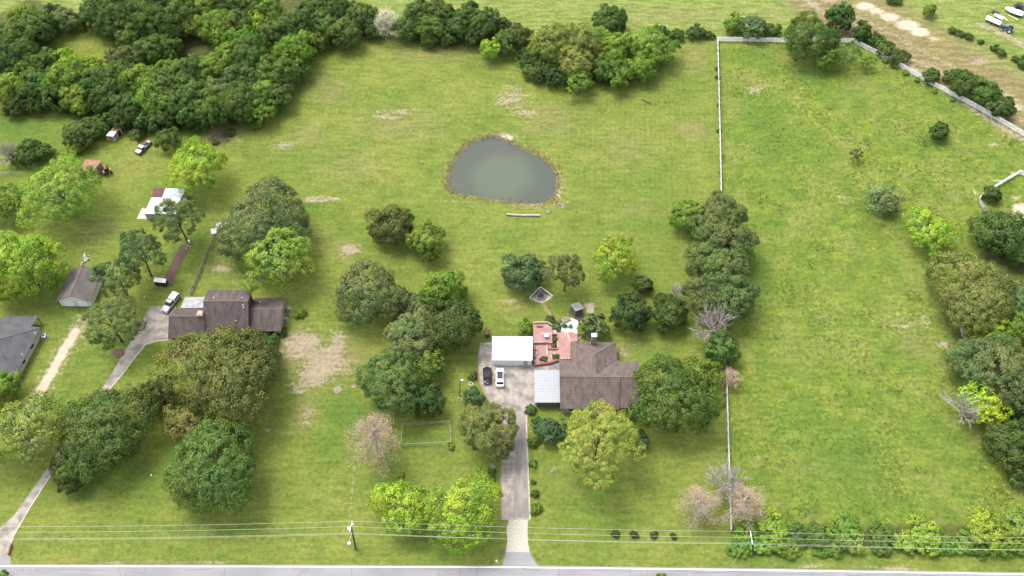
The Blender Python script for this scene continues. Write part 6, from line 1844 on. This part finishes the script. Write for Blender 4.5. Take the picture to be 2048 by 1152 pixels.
# chain link
m_, n_, l_, b_ = _nodes("chain link mesh")
geo = n_.new("ShaderNodeNewGeometry")
wv1 = []
for ax in ((1, 1, 1.4), (1, 1, -1.4)):
    vm = n_.new("ShaderNodeVectorMath"); vm.operation = 'DOT_PRODUCT'
    l_.new(geo.outputs['Position'], vm.inputs[0]); vm.inputs[1].default_value = ax
    f_ = mth(n_, l_, 'FRACT', mth(n_, l_, 'MULTIPLY', vm.outputs['Value'], 6.0))
    wv1.append(mth(n_, l_, 'LESS_THAN', f_, .09))
mm = mth(n_, l_, 'MAXIMUM', wv1[0], wv1[1])
tp = n_.new("ShaderNodeBsdfTransparent")
mx = n_.new("ShaderNodeMixShader")
l_.new(mm, mx.inputs[0]); l_.new(tp.outputs[0], mx.inputs[1]); l_.new(b_.outputs[0], mx.inputs[2])
b_.inputs['Base Color'].default_value = (.42, .46, .42, 1)
l_.new(mx.outputs[0], n_["Material Output"].inputs[0])
CHAIN = m_
def chainlink(pts, label, h=1.2, gap=2.6, name="chain_link_fence"):
    P = [at(x, y) for x, y in pts]
    t = thing(name, tuple(P[0]), label, "fence")
    for a, b_ in zip(P, P[1:]):
        MB().tube(a + Vector((0, 0, h)), b_ + Vector((0, 0, h)), .045, n=5).build("top_rail", STEEL, t)
        me = MB().add([zz(a, .02), zz(b_, .02), zz(b_, h), zz(a, h)], [(0, 1, 2, 3)]).build("wire_mesh", CHAIN, t)
        k_ = max(1, int(round((b_ - a).length / gap)))
        for i in range(k_):
            q = lerp(a, b_, i / k_)
            MB().cyl(q.x, q.y, 0, h + .08, .05, 6).build("post", STEEL, t)
    return t
chainlink([(803, 893), (806, 852), (900, 847), (902.5, 888), (803, 893)], "rectangular chain link pen on the lawn beside the dead conifer")
chainlink([(-20, 352), (45, 350)], "green wire fence at the photo edge above the bright green tree")

# ------------------------------------------------------------------ power line along the road
def pole(px, py, h, label, lean=(0, 0), arm_y=2.2):
    b_ = at(px, py)
    t = thing("utility_pole", (b_.x, b_.y, 0), label, "utility pole")
    top = Vector((b_.x + lean[0], b_.y + lean[1], h))
    MB().tube((b_.x, b_.y, -.2), top, .20, .13, 10).build("pole", POLE, t)
    return t, top
HP = 12.0
PB1 = at(711.5, 1099)
PT1 = at(702.5, 1053.5, HP)
t1, top1 = pole(711.5, 1099, HP, "dark wooden utility pole with a street lamp beside the lime green trees", (PT1.x - PB1.x, PT1.y - PB1.y))
arm0, arm1 = at(704.5, 1043, HP - .1), at(699.8, 1064.5, HP - .1)
MB().hull([arm0 + Vector((-.07, 0, -.08)), arm1 + Vector((-.07, 0, -.08)), arm1 + Vector((.07, 0, -.08)), arm0 + Vector((.07, 0, -.08))],
          [arm0 + Vector((-.07, 0, .08)), arm1 + Vector((-.07, 0, .08)), arm1 + Vector((.07, 0, .08)), arm0 + Vector((.07, 0, .08))]).build("cross_arm", FENCEW, t1)
for f in (.02, .5, .98):
    q = lerp(arm0, arm1, f)
    MB().cyl(q.x, q.y, q.z + .08, q.z + .32, .07, 8).build("insulator", PORC, t1)
q = at(698, 1056.5, HP - 1.2)
MB().tube((q.x, q.y, HP - 2.2), (q.x, q.y, HP - 1.2), .32, n=12).build("transformer", PORC, t1)
q2 = at(706, 1048, HP - .6)
MB().tube((q2.x, q2.y, HP - 1.1), (q2.x, q2.y, HP - .6), .14, n=10).build("cutout_switch", PORC, t1)
la, lb = at(703, 1066, HP - 2.0), at(698, 1086, HP - 2.4)
LA = MB().tube(la, lb, .05, n=6).build("lamp_arm", FENCEW, t1)
MB().blob((lb.x, lb.y, lb.z), .34, random.Random(1), .5, 9, 5, .02).build("lamp_head", LAMPG, LA)
PB2 = at(1508, 1108)
PT2 = at(1502.5, 1076, HP)
t2, top2 = pole(1508, 1108, HP, "utility pole rising from the roadside bushes near the end of the white fence", (PT2.x - PB2.x, PT2.y - PB2.y))
brm0, brm1 = at(1500.5, 1063, HP - .1), at(1505, 1089, HP - .1)
MB().hull([brm0 + Vector((-.07, 0, -.08)), brm1 + Vector((-.07, 0, -.08)), brm1 + Vector((.07, 0, -.08)), brm0 + Vector((.07, 0, -.08))],
          [brm0 + Vector((-.07, 0, .08)), brm1 + Vector((-.07, 0, .08)), brm1 + Vector((.07, 0, .08)), brm0 + Vector((.07, 0, .08))]).build("cross_arm", WHITE, t2)
for f in (.02, .5, .98):
    q = lerp(brm0, brm1, f)
    MB().cyl(q.x, q.y, q.z + .08, q.z + .32, .07, 8).build("insulator", PORC, t2)
gb = at(1458, 1135)
MB().tube(at(1500, 1082, HP - 1.0), gb, .035, n=5).build("guy_wire", WIRE, t2)
# conductors: sag between the poles, on past the frame
def wire(z_pts, label, r=.028):
    """list of (px, py, z) supports"""
    S = [at(*q) for q in z_pts]
    pts = []
    for a, b_ in zip(S, S[1:]):
        sag = .0016 * (b_ - a).length ** 2 / 10
        for i in range(16):
            u = i / 16
            q = lerp(a, b_, u)
            q.z -= 4 * sag * u * (1 - u)
            pts.append(q)
    pts.append(S[-1])
    ob = MB().path([tuple(q) for q in pts], [r] * len(pts), 5).build("power_line", WIRE)
    tag(ob, label, "power line")
hz = HP + .2
wire([(-500, 1047, hz), (704.5, 1042, hz), (1500.5, 1063, hz), (2500, 1075, hz)], "topmost overhead wire in the photo, along the road")
wire([(-500, 1058, hz), (702.3, 1053, hz), (1502.3, 1075, hz), (2500, 1086, hz)], "second overhead wire from the top, along the road")
wire([(-500, 1072, hz), (700, 1066, hz), (1505, 1088, hz), (2500, 1100, hz)], "third overhead wire from the top, along the road", .032)
wire([(-500, 1074, hz - 1.4), (703, 1068, hz - 1.4), (1504, 1085, hz - 1.4), (2500, 1102, hz - 1.4)], "thin lowest overhead wire, close under the third one", .02)

# yard lamp
p = at(919, 791)
t = thing("lamp_post", (p.x, p.y, 0), "dark yard lamp post with a white globe on a short arm", "lamp post")
tp_ = at(920.5, 760, 6.3)
MB().tube((p.x, p.y, 0), tp_, .10, .08, 8).build("post", BLACKI, t)
e_ = tp_ + Vector((.45, -.05, .1))
MB().path([tuple(tp_), tuple(tp_ + Vector((.2, 0, .15))), tuple(e_)], [.05, .05, .05], 6).build("arm", LAMPG, t)
MB().blob((e_.x, e_.y, e_.z - .1), .24, random.Random(2), .7, 10, 6, .02).build("globe", LAMPG, t)

# ------------------------------------------------------------------ small things on the ground
# rack with a white sheet cover at the mulch strip
p = at(320, 566)
t = thing("wood_rack", (p.x, p.y, 0), "dark rack under a white metal sheet at the end of the mulch strip", "wood rack")
k = [at(307, 563.5, 1.7), at(331, 566, 1.7), at(332.5, 557.5, 1.9), at(309, 554.5, 1.9)]
MB().slab(k, .06).build("cover", WHITE, t)
MB().hull([zz(lerp(q, (k[0] + k[2]) / 2, .12), .05) for q in k], [zz(lerp(q, (k[0] + k[2]) / 2, .12), 1.5) for q in k]).build("stack", DARKIN, t)
for q in k:
    q = lerp(q, (k[0] + k[2]) / 2, .06)
    MB().box((q.x, q.y, 0), (.1, .1, q.z - .07)).build("post", BLACKI, t)
# rusty smoker beside the garage
p = at(974.5, 671)
t = thing("smoker", (p.x, p.y, 0), "rusty brown barrel smoker on legs beside the white garage", "smoker")
MB().tube((p.x, p.y - .75, .95), (p.x, p.y + .95, .95), .55, n=14).build("barrel", RUSTY, t)
MB().box((p.x, p.y + .1, 1.42), (.7, 1.5, .07)).build("lid", RUST, t)
for sx in (-1, 1):
    for sy in (-.55, .7):
        MB().box((p.x + sx * .4, p.y + sy, 0), (.08, .08, .6)).build("leg", BLACKI, t)
MB().cyl(p.x - .3, p.y + .9, 1.3, 1.95, .08, 8).build("stack_pipe", BLACKI, t)
s0 = MB().box((at(974, 688).x, at(974, 688).y, .04), (1.3, .55, .14))
tag(s0.build("concrete_step", CONCEDGE, None, bevel=.02), "pale concrete step at the top end of the drive strip beside the garage", "step")
# pale pipe near the pond, rocks, log
a, b_ = at(1013, 430), at(1080, 432)
b = MB().path([tuple(a + Vector((0, 0, .28))), tuple(lerp(a, b_, .5) + Vector((0, -.15, .26))), tuple(b_ + Vector((0, 0, .28)))], [.27, .27, .27], 10)
tag(b.build("drain_pipe", LOG), "long pale pipe lying on the lawn below the pond", "pipe")
p0, p1 = at(1285, 200), at(1303, 209)
tag(MB().tube(p0 + Vector((0, 0, .1)), p1 + Vector((0, 0, .1)), .16, n=7).build("log", mat("dark log", (.06, .07, .03), (.05, .05, .03), 2.0, .9)), "dark log lying on the mown field near the white fence", "log")
rr2 = random.Random(4)
for (x, y, n_, s_, d) in ((1124, 409, 14, 6, 'rock of the larger pile beside the pond'), (1098, 423, 9, 4, 'rock of the smaller pile below the pond')):
    for i in range(n_):
        q = at(x + rr2.gauss(0, s_), y + rr2.gauss(0, s_ * .6))
        r = rr2.uniform(.15, .38)
        tag(MB().blob((q.x, q.y, r * .2), r, rr2, .6).build("rock", ROCK, None, origin=(q.x, q.y, 0)), "pale " + d, "rock", d.replace('rock', 'rocks'))
# brush pile
p = at(440, 277)
g = random.Random(12)
b = MB()
for i in range(260):
    a = g.uniform(0, 6.28)
    r = 3.0 * math.sqrt(g.random())
    hgt = 1.0 * (1 - (r / 3.1) ** 2)
    x, y = p.x + r * cos(a), p.y + r * sin(a) * .85
    z = g.uniform(0, max(.1, hgt))
    d = Vector((g.gauss(0, 1), g.gauss(0, 1), g.gauss(0, .3))).normalized() * g.uniform(.4, 1.2)
    q = Vector((x, y, z + .05))
    b.tube(q - d * .5, q + d * .5, g.uniform(.02, .06), n=4)
tag(b.build("brush_pile", BRUSH), "heap of grey brown cut branches on the lawn below the tree belt", "brush pile")
# white debris pile
p = at(172, 518)
b = MB()
for i in range(26):
    q = Vector((p.x + g.gauss(0, .55), p.y + g.gauss(0, .75), g.uniform(.02, .3)))
    b.box(tuple(q), (g.uniform(.2, .6), g.uniform(.15, .5), g.uniform(.05, .25)), g.uniform(0, 3))
tag(b.build("debris_pile", LOG), "small heap of pale debris on the lawn above the white garage", "debris pile")
# bits by the fence end
p = at(432, 464)
tag(MB().box((p.x - .3, p.y, 0), (1.5, 1.5, .5), .3).build("concrete_block", WHITE, None, bevel=.06), "white box at the top end of the weathered grey fence", "box")
for i, (x, y) in enumerate(((437, 452), (441, 448), (446, 456), (450, 450), (441, 458), (436, 456))):
    q = at(x, y)
    r = g.uniform(.3, .55)
    tag(MB().blob((q.x, q.y, r * .5), r, g, .8).build("rock", WGRAVEL, None, origin=(q.x, q.y, 0)), "white stone in the heap at the top end of the weathered grey fence", "rock", "white stones at the fence end")
p = at(379, 486)
b = MB().cyl(p.x, p.y, 0, .95, .28, 10)
tag(b.build("white_barrel", LAMPG), "white barrel at the upper end of the mulch strip", "barrel")
for x, y in ((376, 492), (373, 497), (381, 494)):
    q = at(x, y)
    tag(MB().blob((q.x, q.y, .12), .3, g, .6).build("rock", STONE, None, origin=(q.x, q.y, 0)), "tan stone below the white barrel at the mulch strip", "rock", "tan stones by the white barrel")
p = at(290, 597)
tag(MB().cyl(p.x, p.y, 0, .6, .12, 8).cyl(p.x, p.y, .6, .9, .08, 8).build("yard_hydrant", WHITE), "small white post on the lawn between the pines and the pickup", "post")
p = at(420, 1096)
t = thing("marker_post", (p.x, p.y, 0), "small red capped marker post on the road verge of the neighbour lawn", "post")
MB().cyl(p.x, p.y, 0, .7, .07, 8).build("post", WHITE, t)
MB().cyl(p.x, p.y, .7, 1.0, .19, 10, .13).build("red_cap", REDP, t)
p = at(303, 951)
tag(MB().cyl(p.x, p.y, 0, .3, .16, 10).build("white_bucket", WHITE), "small white bucket on the lawn between the two huge oaks", "bucket")
# headwall at the neighbour drive
p = at(21, 1100)
tag(MB().box((p.x, p.y, 0), (.35, 2.2, .75)).build("culvert_headwall", BRICKEDGE, None, bevel=.03), "low brick headwall at the foot of the neighbour drive", "wall")
for x, y, d in ((1004, 1106, 'brown'), (993, 1122, 'white')):
    p = at(x, y)
    if d == 'brown':
        b = MB()
        for i in range(30):
            q = Vector((p.x + g.gauss(0, .4), p.y + g.gauss(0, .5), g.uniform(.05, .5)))
            dd_ = Vector((g.gauss(0, 1), g.gauss(0, 1), g.gauss(0, .6))).normalized() * .35
            b.tube(q - dd_, q + dd_, .03, n=4)
        tag(b.build("dry_bush", BRUSH), "dry brownish twig bush beside the gravel neck of the drive", "bush")
    else:
        tag(MB().blob((p.x, p.y, .1), .24, g, .6).build("rock", WGRAVEL, None), "single white stone on the verge beside the driveway apron", "rock")
p = at(1085, 1110)
tag(MB().blob((p.x, p.y, .1), .28, g, .6).build("rock", STUMP, None), "pale rock on the verge to the other side of the driveway apron", "rock")
# weeds growing along the long fence
for i, (x, y, w) in enumerate(((1434, 138, 10), (1435, 155, 11), (1437, 210, 9), (1438, 262, 10), (1436, 100, 7), (1441, 345, 7), (1452, 790, 8), (1456, 900, 8))):
    T(x, y, w, 'shrub', C['M'], 'tuft of weeds growing through the long straight white fence', 'weed_tuft', 'weeds', 'weeds along the long white fence')
for i, (x, y, w) in enumerate(((1770, 122, 12), (1790, 133, 14), (1812, 146, 14), (1835, 160, 12), (1870, 182, 12), (1905, 200, 10))):
    T(x, y, w, 'shrub', C['B'], 'tuft of weeds growing along the diagonal white fence', 'weed_tuft', 'weeds', 'weeds along the diagonal fence')
